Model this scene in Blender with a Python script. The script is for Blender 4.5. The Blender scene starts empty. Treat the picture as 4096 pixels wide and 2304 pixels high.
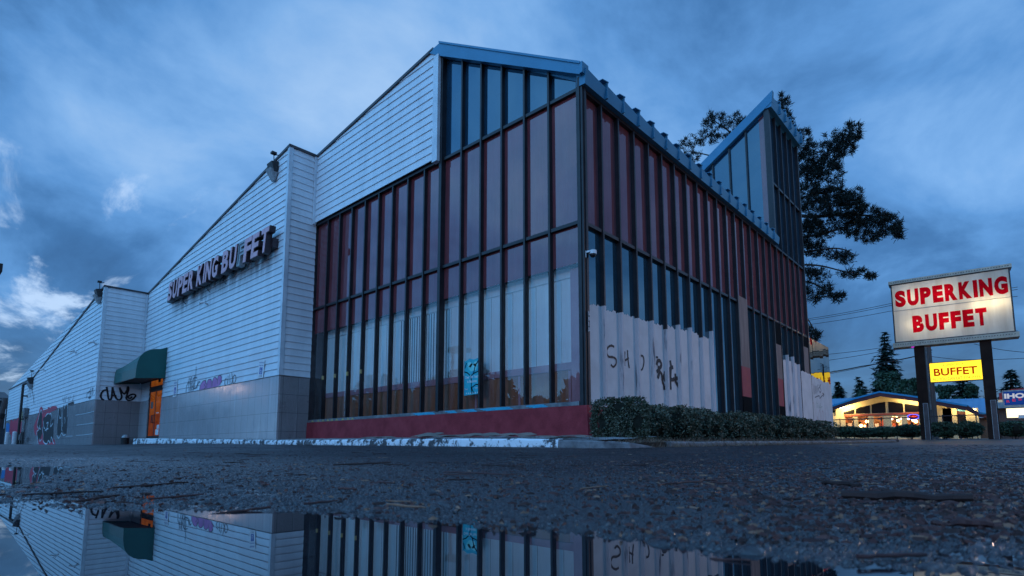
import bpy, math, random
import numpy as np
from mathutils import Vector, Matrix

random.seed(7)
rng = np.random.default_rng(7)
sc = bpy.context.scene
COL = sc.collection
PI = math.pi
R = math.radians

# ------------------------------------------------------------------ camera
CAM_H = 0.13
FPX, PITCH, AZ, CY = 2243.0, R(6.48), R(42.28), 1542.0
cam_d = bpy.data.cameras.new('camera')
cam = bpy.data.objects.new('camera', cam_d)
COL.objects.link(cam)
cam.location = (0, 0, CAM_H)
cam.rotation_euler = (R(90) + PITCH, 0, AZ - R(90))
cam_d.sensor_width = 36.0
cam_d.lens = FPX / 4096 * 36
cam_d.shift_y = (CY - 1152) / 4096
cam_d.clip_start = 0.03
cam_d.clip_end = 3000
cam_d.dof.use_dof = True
cam_d.dof.focus_distance = 9.0
cam_d.dof.aperture_fstop = 6.0
sc.camera = cam

# ------------------------------------------------------------------ colour management
sc.view_settings.view_transform = 'Standard'
sc.view_settings.look = 'None'
sc.view_settings.gamma = 1.0
sc.view_settings.exposure = 0.0
sc.view_settings.use_curve_mapping = False
sc.cycles.max_bounces = 8
sc.cycles.transparent_max_bounces = 12
sc.cycles.sample_clamp_indirect = 4.0
sc.cycles.use_denoising = True

# ------------------------------------------------------------------ world: dusk sky with cloud layers
SUN_EL, SUN_AZ = R(24), R(205)       # direction the soft dusk light comes from
world = bpy.data.worlds.new('World')
sc.world = world
world.use_nodes = True
wn = world.node_tree
wn.nodes.clear()


class NT:
    """small helper to write node trees"""
    def __init__(self, tree):
        self.t = tree

    def n(self, kind, **kw):
        nd = self.t.nodes.new(kind)
        for k, v in kw.items():
            if k.startswith('i_'):
                nd.inputs[k[2:].replace('_', ' ')].default_value = v
            else:
                setattr(nd, k, v)
        return nd

    def l(self, a, b):
        self.t.links.new(a, b)

    def val(self, x, inp):
        if hasattr(x, 'is_output'):
            self.l(x, inp)
        else:
            inp.default_value = x

    def math(self, op, a, b=0.0, c=0.0, clamp=False):
        m = self.n('ShaderNodeMath', operation=op, use_clamp=clamp)
        for i, v in enumerate((a, b, c)):
            self.val(v, m.inputs[i])
        return m.outputs[0]

    def vmath(self, op, a, b=(0, 0, 0)):
        m = self.n('ShaderNodeVectorMath', operation=op)
        self.val(a, m.inputs[0])
        self.val(b, m.inputs[1])
        return m.outputs['Value'] if op in ('DOT_PRODUCT', 'LENGTH') else m.outputs[0]

    def mix(self, f, a, b, mode='MIX'):
        m = self.n('ShaderNodeMix', data_type='RGBA', blend_type=mode)
        self.val(f, m.inputs[0])
        self.val(a if hasattr(a, 'is_output') else (*a, 1)[:4], m.inputs[6])
        self.val(b if hasattr(b, 'is_output') else (*b, 1)[:4], m.inputs[7])
        return m.outputs[2]

    def ramp(self, f, stops):
        r = self.n('ShaderNodeValToRGB')
        self.val(f, r.inputs[0])
        e = r.color_ramp.elements
        while len(e) < len(stops):
            e.new(0.5)
        for el, (p, c) in zip(e, stops):
            el.position = p
            el.color = (*c, 1) if len(c) == 3 else c
        return r.outputs[0]

    def noise(self, vec, scale, detail=4, rough=0.55, dist=0.0):
        nz = self.n('ShaderNodeTexNoise')
        self.val(vec, nz.inputs['Vector'])
        nz.inputs['Scale'].default_value = scale
        nz.inputs['Detail'].default_value = detail
        nz.inputs['Roughness'].default_value = rough
        nz.inputs['Distortion'].default_value = dist
        return nz.outputs[0]

    def remap(self, v, a, b, c=0.0, d=1.0, smooth=False):
        m = self.n('ShaderNodeMapRange')
        if smooth:
            m.interpolation_type = 'SMOOTHSTEP'
        self.val(v, m.inputs[0])
        for i, x in enumerate((a, b, c, d)):
            m.inputs[i + 1].default_value = x
        return m.outputs[0]


w = NT(wn)
tc = w.n('ShaderNodeTexCoord')
D = tc.outputs['Generated']
sep = w.n('ShaderNodeSeparateXYZ')
w.l(D, sep.inputs[0])
zc = w.math('MAXIMUM', sep.outputs[2], 0.0)
den = w.math('ADD', zc, 0.46)
comb = w.n('ShaderNodeCombineXYZ')
w.l(w.math('DIVIDE', sep.outputs[0], den), comb.inputs[0])
w.l(w.math('DIVIDE', sep.outputs[1], den), comb.inputs[1])
P = comb.outputs[0]
big = w.noise(P, 1.25, 6, 0.55, 0.25)
fine = w.noise(w.vmath('ADD', P, (3.1, 7.7, 0)), 3.3, 7, 0.58, 0.35)
cl = w.math('ADD', w.math('MULTIPLY', big, 0.72), w.math('MULTIPLY', fine, 0.74))
cl = w.math('SUBTRACT', cl, 0.168)


def azdot(a, el=0.0):
    return w.vmath('DOT_PRODUCT', D, (math.cos(R(a)) * math.cos(R(el)), math.sin(R(a)) * math.cos(R(el)), math.sin(R(el))))


# light and dark banks of cloud at fixed directions in the sky
cl = w.math('ADD', cl, w.math('MULTIPLY', w.remap(azdot(47, 42), 0.93, 1.0, 0, 1, True), 0.10))
cl = w.math('ADD', cl, w.math('MULTIPLY', w.remap(azdot(62, 25), 0.93, 1.0, 0, 1, True), 0.09))
cl = w.math('SUBTRACT', cl, w.math('MULTIPLY', w.remap(azdot(6, 3), 0.90, 0.995, 0, 1, True), 0.22))
cl = w.math('SUBTRACT', cl, w.math('MULTIPLY', w.remap(azdot(80, 52), 0.88, 1.0, 0, 1, True), 0.10))
cl = w.math('SUBTRACT', cl, w.math('MULTIPLY', w.remap(azdot(85, 7), 0.955, 0.998, 0, 1, True), 0.17))
cloud = w.ramp(cl, [(0.22, (0.016, 0.066, 0.180)), (0.40, (0.044, 0.150, 0.360)), (0.53, (0.102, 0.280, 0.600)),
                    (0.66, (0.190, 0.400, 0.740)), (0.84, (0.340, 0.540, 0.830))])
# torn bright gaps low over the left horizon
gap = w.math('MULTIPLY', w.remap(azdot(83, 10), 0.945, 0.988, 0, 1, True), w.remap(w.noise(P, 3.9, 7, 0.6, 0.6), 0.52, 0.64, 0, 1, True))
cloud = w.mix(w.math('MULTIPLY', gap, 0.85), cloud, (0.55, 0.72, 0.97))
# the half of the sky behind the camera is brighter (sunset side)
back = w.remap(azdot(170, 24), 0.36, 0.95, 0.0, 1.0, True)
cloud = w.mix(back, cloud, w.mix(1.0, cloud, (2.1, 2.9, 3.0), 'MULTIPLY'))
sky = w.n('ShaderNodeTexSky', sky_type='NISHITA', sun_disc=False, sun_elevation=R(3), sun_rotation=R(90) - SUN_AZ,
          altitude=60, air_density=1.0, dust_density=0.5, ozone_density=3.0)
skyc = w.mix(1.0, sky.outputs[0], (0.05, 0.05, 0.06), 'MULTIPLY')
tot = w.mix(1.0, cloud, skyc, 'ADD')
bg = w.n('ShaderNodeBackground')
w.l(tot, bg.inputs[0])
bg.inputs[1].default_value = 1.0
wo = w.n('ShaderNodeOutputWorld')
w.l(bg.outputs[0], wo.inputs[0])

# soft dusk light from the brighter part of the overcast
sun_d = bpy.data.lights.new('sun', 'SUN')
sun_d.energy = 0.16
sun_d.angle = R(60)
sun_d.color = (0.35, 0.68, 1.0)
sun = bpy.data.objects.new('sun', sun_d)
COL.objects.link(sun)
sun.rotation_euler = Vector((-math.cos(SUN_AZ) * math.cos(SUN_EL), -math.sin(SUN_AZ) * math.cos(SUN_EL), -math.sin(SUN_EL))).to_track_quat('-Z', 'Y').to_euler()

# ------------------------------------------------------------------ survey helper: photo reading -> point on a wall plane
_fw = np.array([math.cos(PITCH) * math.cos(AZ), math.cos(PITCH) * math.sin(AZ), math.sin(PITCH)])
_rt = np.array([math.sin(AZ), -math.cos(AZ), 0.0])
_up = np.cross(_rt, _fw)
SC = 4096 / 2576


def U(x, y, ax, c):
    d = _fw * FPX + _rt * (x * SC - 2048) - _up * (y * SC - CY)
    i = 'XYZ'.index(ax)
    o = np.array([0, 0, CAM_H])
    return o + d * ((c - o[i]) / d[i])


# ------------------------------------------------------------------ mesh helpers
def tag(o, label=None, cat=None, group=None, kind=None):
    if label: o['label'] = label
    if cat: o['category'] = cat
    if group: o['group'] = group
    if kind: o['kind'] = kind
    return o


def thing(name, label, cat, loc=(0, 0, 0), rz=0.0, group=None):
    o = bpy.data.objects.new(name, None)
    o.empty_display_size = 0.2
    COL.objects.link(o)
    o.location = loc
    o.rotation_euler = (0, 0, rz)
    return tag(o, label, cat, group)


def root_loc(o):
    while o.parent:
        o = o.parent
    return np.array(o.location)


class MB:
    def __init__(self):
        self.v = []
        self.f = []
        self.m = []
        self.mi = 0

    def face(self, pts):
        n = len(self.v)
        self.v += [tuple(map(float, p)) for p in pts]
        self.f.append(tuple(range(n, n + len(pts))))
        self.m.append(self.mi)
        return self

    def box(self, x0, y0, z0, x1, y1, z1):
        x0, x1 = min(x0, x1), max(x0, x1)
        y0, y1 = min(y0, y1), max(y0, y1)
        z0, z1 = min(z0, z1), max(z0, z1)
        return self.hexa([(x0, y0, z0), (x1, y0, z0), (x1, y1, z0), (x0, y1, z0)], [(x0, y0, z1), (x1, y0, z1), (x1, y1, z1), (x0, y1, z1)])

    def hexa(self, a, b):
        """solid between bottom ring a and top ring b"""
        n = len(self.v)
        k = len(a)
        self.v += [tuple(map(float, p)) for p in list(a) + list(b)]
        self.f.append(tuple(range(n + k - 1, n - 1, -1)))
        self.f.append(tuple(range(n + k, n + 2 * k)))
        for i in range(k):
            j = (i + 1) % k
            self.f.append((n + i, n + j, n + k + j, n + k + i))
        self.m += [self.mi] * (k + 2)
        return self

    def prism(self, pts, off):
        off = np.array(off, float)
        return self.hexa([np.array(p, float) for p in pts], [np.array(p, float) + off for p in pts])

    def tube(self, path, r, n=8, cap=True):
        path = [np.array(p, float) for p in path]
        rs = r if hasattr(r, '__len__') else [r] * len(path)
        base = len(self.v)
        prev = None
        for i, p in enumerate(path):
            t = path[min(i + 1, len(path) - 1)] - path[max(i - 1, 0)]
            t = t / (np.linalg.norm(t) + 1e-9)
            if prev is None:
                a = np.array([0, 0, 1.0]) if abs(t[2]) < 0.9 else np.array([1.0, 0, 0])
            else:
                a = prev
            u = a - t * (a @ t)
            u /= (np.linalg.norm(u) + 1e-9)
            prev = u
            q = np.cross(t, u)
            for k in range(n):
                an = 2 * PI * k / n
                self.v.append(tuple(p + (u * math.cos(an) + q * math.sin(an)) * rs[i]))
        for i in range(len(path) - 1):
            for k in range(n):
                k2 = (k + 1) % n
                self.f.append((base + i * n + k, base + i * n + k2, base + (i + 1) * n + k2, base + (i + 1) * n + k))
                self.m.append(self.mi)
        if cap:
            self.f.append(tuple(base + k for k in range(n - 1, -1, -1)))
            self.f.append(tuple(base + (len(path) - 1) * n + k for k in range(n)))
            self.m += [self.mi] * 2
        return self

    def ball(self, c, rx, ry=None, rz=None, nu=12, nv=8, z0=-1.0, z1=1.0):
        ry = ry or rx
        rz = rz or rx
        base = len(self.v)
        for i in range(nv + 1):
            ph = math.asin(max(-1, min(1, z0))) + (math.asin(max(-1, min(1, z1))) - math.asin(max(-1, min(1, z0)))) * i / nv
            for k in range(nu):
                th = 2 * PI * k / nu
                self.v.append((c[0] + rx * math.cos(ph) * math.cos(th), c[1] + ry * math.cos(ph) * math.sin(th), c[2] + rz * math.sin(ph)))
        for i in range(nv):
            for k in range(nu):
                k2 = (k + 1) % nu
                self.f.append((base + i * nu + k, base + i * nu + k2, base + (i + 1) * nu + k2, base + (i + 1) * nu + k))
                self.m.append(self.mi)
        return self

    def quads(self, arr, mi=None):
        """arr (n,4,3) numpy quads"""
        n = len(self.v)
        self.v += [tuple(p) for p in arr.reshape(-1, 3)]
        k = len(arr)
        self.f += [(n + 4 * i, n + 4 * i + 1, n + 4 * i + 2, n + 4 * i + 3) for i in range(k)]
        self.m += ([self.mi] * k if mi is None else list(mi))
        return self

    def xform(self, M):
        self.v = [tuple(M @ Vector(p)) for p in self.v]
        return self

    def build(self, name, mats, parent=None, local=False, loc=None, smooth=False):
        off = np.zeros(3)
        if parent is not None and not local:
            off = root_loc(parent)
        if parent is None and loc is not None:
            off = np.array(loc, float)
        me = bpy.data.meshes.new(name)
        v = (np.array(self.v) - off) if len(self.v) else np.zeros((0, 3))
        me.from_pydata(v.tolist(), [], self.f)
        if not isinstance(mats, (list, tuple)):
            mats = [mats]
        for m in mats:
            me.materials.append(m)
        if len(mats) > 1:
            me.polygons.foreach_set('material_index', self.m)
        if smooth:
            me.polygons.foreach_set('use_smooth', [True] * len(me.polygons))
        me.update()
        o = bpy.data.objects.new(name, me)
        COL.objects.link(o)
        if parent is not None:
            o.parent = parent
        elif loc is not None:
            o.location = loc
        return o


def copy_tree(o, parent=None):
    c = o.copy()
    COL.objects.link(c)
    c.parent = parent
    for ch in list(o.children):
        copy_tree(ch, c)
    return c


def text_faces(s, w, h, depth=0.0, bold=0.0, shear=0.0, keep=False):
    """a word as a mesh in its own x (right) / y (up) / z (out) frame, fitted to w x h"""
    cu = bpy.data.curves.new('lettering', 'FONT')
    cu.body = s
    cu.offset = bold
    cu.extrude = 0.05 if depth else 0.0
    cu.resolution_u = 4
    ob = bpy.data.objects.new('lettering', cu)
    COL.objects.link(ob)
    dg = bpy.context.evaluated_depsgraph_get()
    me = bpy.data.meshes.new_from_object(ob.evaluated_get(dg))
    v = np.array([tuple(x.co) for x in me.vertices])
    fs = [tuple(p.vertices) for p in me.polygons]
    bpy.data.objects.remove(ob)
    bpy.data.curves.remove(cu)
    bpy.data.meshes.remove(me)
    lo, hi = v.min(0), v.max(0)
    v[:, 0] = (v[:, 0] - lo[0]) / (hi[0] - lo[0])
    v[:, 1] = (v[:, 1] - lo[1]) / (hi[1] - lo[1])
    if depth:
        v[:, 2] = (v[:, 2] - lo[2]) / (hi[2] - lo[2]) * depth
    v[:, 0] = v[:, 0] * w + v[:, 1] * h * shear
    v[:, 1] *= h
    return v, fs


def add_text(mb, s, org, xd, yd, w, h, depth=0.0, bold=0.0, shear=0.0):
    v, fs = text_faces(s, w, h, depth, bold, shear)
    xd, yd = np.array(xd, float), np.array(yd, float)
    zd = np.cross(xd, yd)
    P = np.array(org, float) + v[:, :1] * xd + v[:, 1:2] * yd + v[:, 2:3] * zd
    n = len(mb.v)
    mb.v += [tuple(p) for p in P]
    mb.f += [tuple(n + i for i in f) for f in fs]
    mb.m += [mb.mi] * len(fs)
    return mb


def smooth_path(pts, k=6):
    pts = [np.array(p, float) for p in pts]
    if len(pts) < 3:
        return pts
    out = []
    for i in range(len(pts) - 1):
        p0, p1, p2, p3 = pts[max(i - 1, 0)], pts[i], pts[i + 1], pts[min(i + 2, len(pts) - 1)]
        for j in range(k):
            t = j / k
            out.append(0.5 * ((2 * p1) + (-p0 + p2) * t + (2 * p0 - 5 * p1 + 4 * p2 - p3) * t * t + (-p0 + 3 * p1 - 3 * p2 + p3) * t ** 3))
    out.append(pts[-1])
    return out


def stroke(mb, pts, nrm, width, smooth=True):
    """a painted line: a flat ribbon along pts lying on a wall with outward normal nrm"""
    p = smooth_path(pts) if smooth else [np.array(q, float) for q in pts]
    nrm = np.array(nrm, float)
    L, Rr = [], []
    for i in range(len(p)):
        t = p[min(i + 1, len(p) - 1)] - p[max(i - 1, 0)]
        t /= (np.linalg.norm(t) + 1e-9)
        s = np.cross(nrm, t) * width * 0.5 * (0.85 + 0.3 * random.random())
        L.append(p[i] + s)
        Rr.append(p[i] - s)
    n = len(mb.v)
    mb.v += [tuple(q) for q in L] + [tuple(q) for q in Rr]
    k = len(p)
    for i in range(k - 1):
        mb.f.append((n + i, n + i + 1, n + k + i + 1, n + k + i))
        mb.m.append(mb.mi)
    return mb


# ------------------------------------------------------------------ materials
def new_mat(name):
    m = bpy.data.materials.new(name)
    m.use_nodes = True
    t = m.node_tree
    t.nodes.clear()
    out = t.nodes.new('ShaderNodeOutputMaterial')
    return m, NT(t), out


def pmat(name, c1, c2=None, scale=3.0, rough=0.6, metal=0.0, spec=0.5, bump=0.0, bscale=40.0, stretch=(1, 1, 1), lo=0.35, hi=0.65, r2=None, coat=0.0):
    """painted / stone / metal surface: two tones by noise, roughness variation, bump"""
    m, t, out = new_mat(name)
    b = t.n('ShaderNodeBsdfPrincipled')
    tc = t.n('ShaderNodeTexCoord')
    geo = t.n('ShaderNodeNewGeometry')
    mp = t.n('ShaderNodeMapping')
    t.l(geo.outputs['Position'], mp.inputs[0])
    mp.inputs['Scale'].default_value = stretch
    nz = t.noise(mp.outputs[0], scale, 5, 0.6)
    if c2 is not None:
        f = t.remap(nz, lo, hi)
        t.l(t.mix(f, c1, c2), b.inputs['Base Color'])
    else:
        b.inputs['Base Color'].default_value = (*c1, 1)
    if r2 is not None:
        t.l(t.remap(nz, lo, hi, rough, r2), b.inputs['Roughness'])
    else:
        b.inputs['Roughness'].default_value = rough
    b.inputs['Metallic'].default_value = metal
    b.inputs['Specular IOR Level'].default_value = spec
    b.inputs['Coat Weight'].default_value = coat
    if bump:
        bp = t.n('ShaderNodeBump', i_Strength=bump, i_Distance=0.01)
        t.l(t.noise(geo.outputs['Position'], bscale, 4, 0.6), bp.inputs['Height'])
        t.l(bp.outputs[0], b.inputs['Normal'])
    t.l(b.outputs[0], out.inputs[0])
    return m


def emat(name, col, strength):
    m, t, out = new_mat(name)
    e = t.n('ShaderNodeEmission')
    e.inputs[0].default_value = (*col, 1)
    e.inputs[1].default_value = strength
    t.l(e.outputs[0], out.inputs[0])
    return m


def glass_mat(name, base, tint=(1, 1, 1), ior=2.0, rough=0.01, wob=0.02, clear=False, dirt=0.0):
    """window glass: reflection by Fresnel over a painted back (opaque) or over clear tinted glass"""
    m, t, out = new_mat(name)
    geo = t.n('ShaderNodeNewGeometry')
    g = t.n('ShaderNodeBsdfGlossy', i_Roughness=rough)
    g.inputs[0].default_value = (*tint, 1)
    fr = t.n('ShaderNodeFresnel', i_IOR=ior)
    bp = t.n('ShaderNodeBump', i_Strength=wob, i_Distance=0.05)
    t.l(t.noise(geo.outputs['Position'], 1.7, 2, 0.5), bp.inputs['Height'])
    t.l(bp.outputs[0], g.inputs['Normal'])
    if clear:
        a = t.n('ShaderNodeBsdfTransparent')
        a.inputs[0].default_value = (*base, 1)
    else:
        a = t.n('ShaderNodeBsdfDiffuse')
        nz = t.noise(geo.outputs['Position'], 0.9, 4, 0.6)
        t.l(t.mix(t.remap(nz, 0.35, 0.65), base, tuple(c * 0.72 for c in base)), a.inputs[0])
    mx = t.n('ShaderNodeMixShader')
    t.l(fr.outputs[0], mx.inputs[0])
    t.l(a.outputs[0], mx.inputs[1])
    t.l(g.outputs[0], mx.inputs[2])
    if dirt:
        df = t.n('ShaderNodeBsdfDiffuse')
        df.inputs[0].default_value = (0.45, 0.5, 0.55, 1)
        mp = t.n('ShaderNodeMapping')
        t.l(geo.outputs['Position'], mp.inputs[0])
        mp.inputs['Scale'].default_value = (3, 3, 0.35)
        f = t.math('MULTIPLY', t.remap(t.noise(mp.outputs[0], 2.0, 6, 0.65), 0.42, 0.75), dirt)
        m2 = t.n('ShaderNodeMixShader')
        t.l(f, m2.inputs[0])
        t.l(mx.outputs[0], m2.inputs[1])
        t.l(df.outputs[0], m2.inputs[2])
        mx = m2
    t.l(mx.outputs[0], out.inputs[0])
    return m


def siding_mat(name, soot=False):
    m, t, out = new_mat(name)
    b = t.n('ShaderNodeBsdfPrincipled')
    geo = t.n('ShaderNodeNewGeometry')
    pos = geo.outputs['Position']
    mp = t.n('ShaderNodeMapping')
    t.l(pos, mp.inputs[0])
    mp.inputs['Scale'].default_value = (1.0, 1.0, 0.16)
    streak = t.noise(mp.outputs[0], 2.2, 6, 0.65)
    blot = t.noise(pos, 0.45, 4, 0.6)
    c = t.mix(t.remap(streak, 0.35, 0.75), (0.70, 0.76, 0.80), (0.56, 0.62, 0.66))
    c = t.mix(t.math('MULTIPLY', t.remap(blot, 0.5, 0.75), 0.35), c, (0.48, 0.54, 0.60))
    # individual boards differ slightly in tone
    sp = t.n('ShaderNodeSeparateXYZ')
    t.l(pos, sp.inputs[0])
    row = t.math('FLOOR', t.math('DIVIDE', t.math('SUBTRACT', sp.outputs[2], 2.67), 0.247))
    wn_ = t.n('ShaderNodeTexWhiteNoise', noise_dimensions='1D')
    t.l(row, wn_.inputs['W'])
    c = t.mix(t.math('MULTIPLY', wn_.outputs[0], 0.13), c, (0.40, 0.46, 0.52))
    if soot:
        mp2 = t.n('ShaderNodeMapping')
        t.l(pos, mp2.inputs[0])
        mp2.inputs['Scale'].default_value = (1, 1.0, 0.25)
        nz = t.noise(mp2.outputs[0], 2.4, 6, 0.7)
        zz = t.math('MULTIPLY', t.remap(sp.outputs[2], 6.2, 7.35, 0, 1, True), t.remap(sp.outputs[2], 8.1, 7.6, 0, 1, True))
        yy = t.math('MULTIPLY', t.remap(sp.outputs[1], 19.3, 20.3, 0, 1), t.remap(sp.outputs[1], 31.5, 29.5, 0, 1))
        f = t.math('MULTIPLY', t.math('MULTIPLY', zz, yy), t.remap(nz, 0.36, 0.60))
        c = t.mix(t.math('MULTIPLY', f, 0.88, clamp=True), c, (0.035, 0.04, 0.05))
        # sun-bleached patches where tags were painted over low on the wall
        pz = t.math('MULTIPLY', t.remap(sp.outputs[2], 3.9, 3.7, 0, 1), t.remap(t.noise(pos, 0.7, 2, 0.4), 0.47, 0.52))
        c = t.mix(t.math('MULTIPLY', pz, 0.55), c, (0.60, 0.60, 0.63))
    t.l(c, b.inputs['Base Color'])
    b.inputs['Roughness'].default_value = 0.5
    b.inputs['Specular IOR Level'].default_value = 0.35
    bp = t.n('ShaderNodeBump', i_Strength=0.12, i_Distance=0.01)
    t.l(t.noise(pos, 6, 3, 0.6), bp.inputs['Height'])
    t.l(bp.outputs[0], b.inputs['Normal'])
    t.l(b.outputs[0], out.inputs[0])
    return m


def granite_mat(name, axis, dark=1.0, rough=0.22):
    """speckled polished stone tiles with joints; axis = horizontal axis of the wall"""
    m, t, out = new_mat(name)
    b = t.n('ShaderNodeBsdfPrincipled')
    geo = t.n('ShaderNodeNewGeometry')
    pos = geo.outputs['Position']
    sp = t.n('ShaderNodeSeparateXYZ')
    t.l(pos, sp.inputs[0])
    cb = t.n('ShaderNodeCombineXYZ')
    t.l(sp.outputs[axis], cb.inputs[0])
    t.l(t.math('SUBTRACT', sp.outputs[2], 2.665), cb.inputs[1])
    br = t.n('ShaderNodeTexBrick', offset=0.0)
    t.l(cb.outputs[0], br.inputs[0])
    br.inputs['Scale'].default_value = 1.0
    br.inputs['Mortar Size'].default_value = 0.007
    br.inputs['Mortar Smooth'].default_value = 0.2
    br.inputs['Brick Width'].default_value = 0.56
    br.inputs['Row Height'].default_value = 0.64
    br.inputs['Color1'].default_value = (0.0, 0, 0, 1)
    br.inputs['Color2'].default_value = (1, 1, 1, 1)
    speck = t.noise(pos, 55, 3, 0.8)
    mot = t.noise(pos, 1.3, 4, 0.6)
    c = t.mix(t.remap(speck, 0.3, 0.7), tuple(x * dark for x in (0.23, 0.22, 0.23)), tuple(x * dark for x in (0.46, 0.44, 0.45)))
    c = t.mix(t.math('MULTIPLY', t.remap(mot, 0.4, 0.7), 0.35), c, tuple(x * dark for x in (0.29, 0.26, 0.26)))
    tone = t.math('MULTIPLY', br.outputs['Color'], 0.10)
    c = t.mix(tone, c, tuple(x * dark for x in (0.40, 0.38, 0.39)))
    mp = t.n('ShaderNodeMapping')
    t.l(pos, mp.inputs[0])
    mp.inputs['Scale'].default_value = (1, 1, 0.08)
    st = t.remap(t.noise(mp.outputs[0], 3.5, 5, 0.7), 0.56, 0.72)
    c = t.mix(t.math('MULTIPLY', st, 0.30), c, (0.55, 0.56, 0.58))
    c = t.mix(t.math('MULTIPLY', br.outputs['Fac'], 0.55 if axis == 1 else 0.9), c, (0.05, 0.05, 0.055))
    t.l(c, b.inputs['Base Color'])
    t.l(t.remap(t.noise(pos, 2.0, 4, 0.6), 0.3, 0.7, rough * 0.6, rough * 1.9), b.inputs['Roughness'])
    b.inputs['Specular IOR Level'].default_value = 0.6
    bp = t.n('ShaderNodeBump', i_Strength=0.25, i_Distance=0.006, invert=True)
    t.l(br.outputs['Fac'], bp.inputs['Height'])
    t.l(bp.outputs[0], b.inputs['Normal'])
    t.l(b.outputs[0], out.inputs[0])
    return m


M = {}
M['siding'] = siding_mat('white_clapboard')
M['siding_soot'] = siding_mat('white_clapboard_sooty', True)
M['trim'] = pmat('white_trim', (0.62, 0.70, 0.75), (0.48, 0.55, 0.6), 2.0, 0.45)
M['granite_y'] = granite_mat('granite_front', 1, 1.0, 0.13)
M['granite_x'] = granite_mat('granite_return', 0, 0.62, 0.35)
M['roofblue'] = pmat('blue_metal_roof', (0.022, 0.15, 0.265), (0.032, 0.18, 0.31), 1.2, 0.4, 0.1, 0.5, 0.05, 3.0)
M['bronze'] = pmat('dark_bronze_metal', (0.012, 0.011, 0.014), (0.024, 0.021, 0.024), 4.0, 0.42, 0.3, 0.5, 0.06, 60)
M['bronze_worn'] = pmat('weathered_bronze_sill', (0.10, 0.10, 0.11), (0.20, 0.21, 0.22), 5.0, 0.5, 0.3, 0.5, 0.1, 30)
M['flash'] = pmat('dark_roof_flashing', (0.025, 0.022, 0.028), (0.05, 0.045, 0.05), 3.0, 0.5)
M['spandrel'] = glass_mat('oxblood_spandrel_glass', (0.165, 0.036, 0.041), (0.95, 0.92, 1.0), 1.72, 0.015, 0.02, dirt=0.06)
M['spandrel_r'] = glass_mat('oxblood_spandrel_glass_side', (0.165, 0.048, 0.053), (0.95, 0.90, 1.0), 1.58, 0.02, 0.02, dirt=0.05)
M['bluepane'] = glass_mat('dark_blue_glass', (0.008, 0.035, 0.065), (0.58, 0.78, 0.92), 2.0, 0.01, 0.02)
M['sidepane'] = glass_mat('dark_side_glass', (0.010, 0.035, 0.055), (0.66, 0.86, 0.95), 2.7, 0.008, 0.01)
M['mirror'] = glass_mat('mirror_glass', (0.02, 0.018, 0.018), (0.85, 0.82, 0.80), 3.0, 0.004, 0.05)
M['vision'] = glass_mat('clear_front_glass', (0.95, 0.98, 0.98), (1, 1, 1), 1.72, 0.006, 0.012, clear=True, dirt=0.10)
M['redwall'] = pmat('red_stucco', (0.20, 0.020, 0.027), (0.28, 0.030, 0.040), 3.0, 0.85, 0, 0.3, 0.8, 24, r2=0.7)
M['concrete'] = pmat('concrete', (0.30, 0.30, 0.31), (0.20, 0.20, 0.21), 4.0, 0.8, 0, 0.4, 0.4, 50)
M['concrete_dark'] = pmat('weathered_concrete', (0.10, 0.10, 0.105), (0.20, 0.20, 0.21), 7.0, 0.85, 0, 0.4, 0.6, 40)
M['paint_white'] = pmat('rolled_white_paint', (0.54, 0.52, 0.52), (0.62, 0.60, 0.60), 2.2, 0.65, 0, 0.3, 0.25, 70)
M['paint_streak'] = pmat('thin_white_paint_on_bronze', (0.54, 0.50, 0.51), (0.09, 0.10, 0.12), 6.0, 0.6, 0, 0.3, 0.1, 50, (1, 1, 0.12), 0.56, 0.66)
M['plywood'] = pmat('grey_plywood', (0.26, 0.21, 0.19), (0.15, 0.11, 0.10), 5.0, 0.8, 0, 0.3, 0.3, 50, (1, 1, 0.12))
M['redpaint'] = pmat('red_painted_board', (0.30, 0.04, 0.045), (0.24, 0.03, 0.035), 3.0, 0.6)
M['void'] = pmat('dark_interior', (0.004, 0.004, 0.005), None, rough=0.9, spec=0.1)
M['black'] = pmat('black_paint', (0.012, 0.011, 0.013), (0.022, 0.02, 0.022), 5, 0.55)
M['spray'] = pmat('black_spray_paint', (0.006, 0.006, 0.009), None, rough=0.55)
M['spray_thin'] = pmat('faded_black_spray', (0.10, 0.12, 0.15), (0.05, 0.06, 0.08), 8, 0.6)
M['spray_grey'] = pmat('grey_spray_paint', (0.16, 0.14, 0.15), (0.09, 0.08, 0.09), 8, 0.6)
M['spray_pink'] = pmat('pink_spray_paint', (0.50, 0.20, 0.42), (0.40, 0.14, 0.34), 3, 0.6)
M['spray_red'] = pmat('red_spray_paint', (0.55, 0.03, 0.07), (0.36, 0.04, 0.07), 4, 0.6)
M['spray_white'] = pmat('pale_spray_outline', (0.55, 0.62, 0.66), (0.4, 0.46, 0.5), 4, 0.6)
M['spray_blue'] = pmat('blue_spray_paint', (0.03, 0.20, 0.46), (0.02, 0.15, 0.4), 4, 0.6)
M['spray_yellow'] = pmat('ochre_spray_paint', (0.42, 0.33, 0.12), (0.36, 0.28, 0.14), 4, 0.6)
M['spray_teal'] = pmat('teal_spray_paint', (0.02, 0.36, 0.52), (0.02, 0.28, 0.44), 4, 0.5)
M['white'] = pmat('white_enamel', (0.72, 0.74, 0.76), (0.6, 0.62, 0.64), 6, 0.4)
M['blindfab'] = pmat('pale_blind_fabric', (0.84, 0.90, 0.91), (0.76, 0.84, 0.87), 1.2, 0.8, 0, 0.2, 0, 1, (1, 1, 0.2))
M['wains'] = pmat('brown_wainscot', (0.40, 0.165, 0.085), (0.32, 0.13, 0.07), 1.5, 0.5, 0, 0.4, 0, 1, (1, 1, 0.4))
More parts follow.
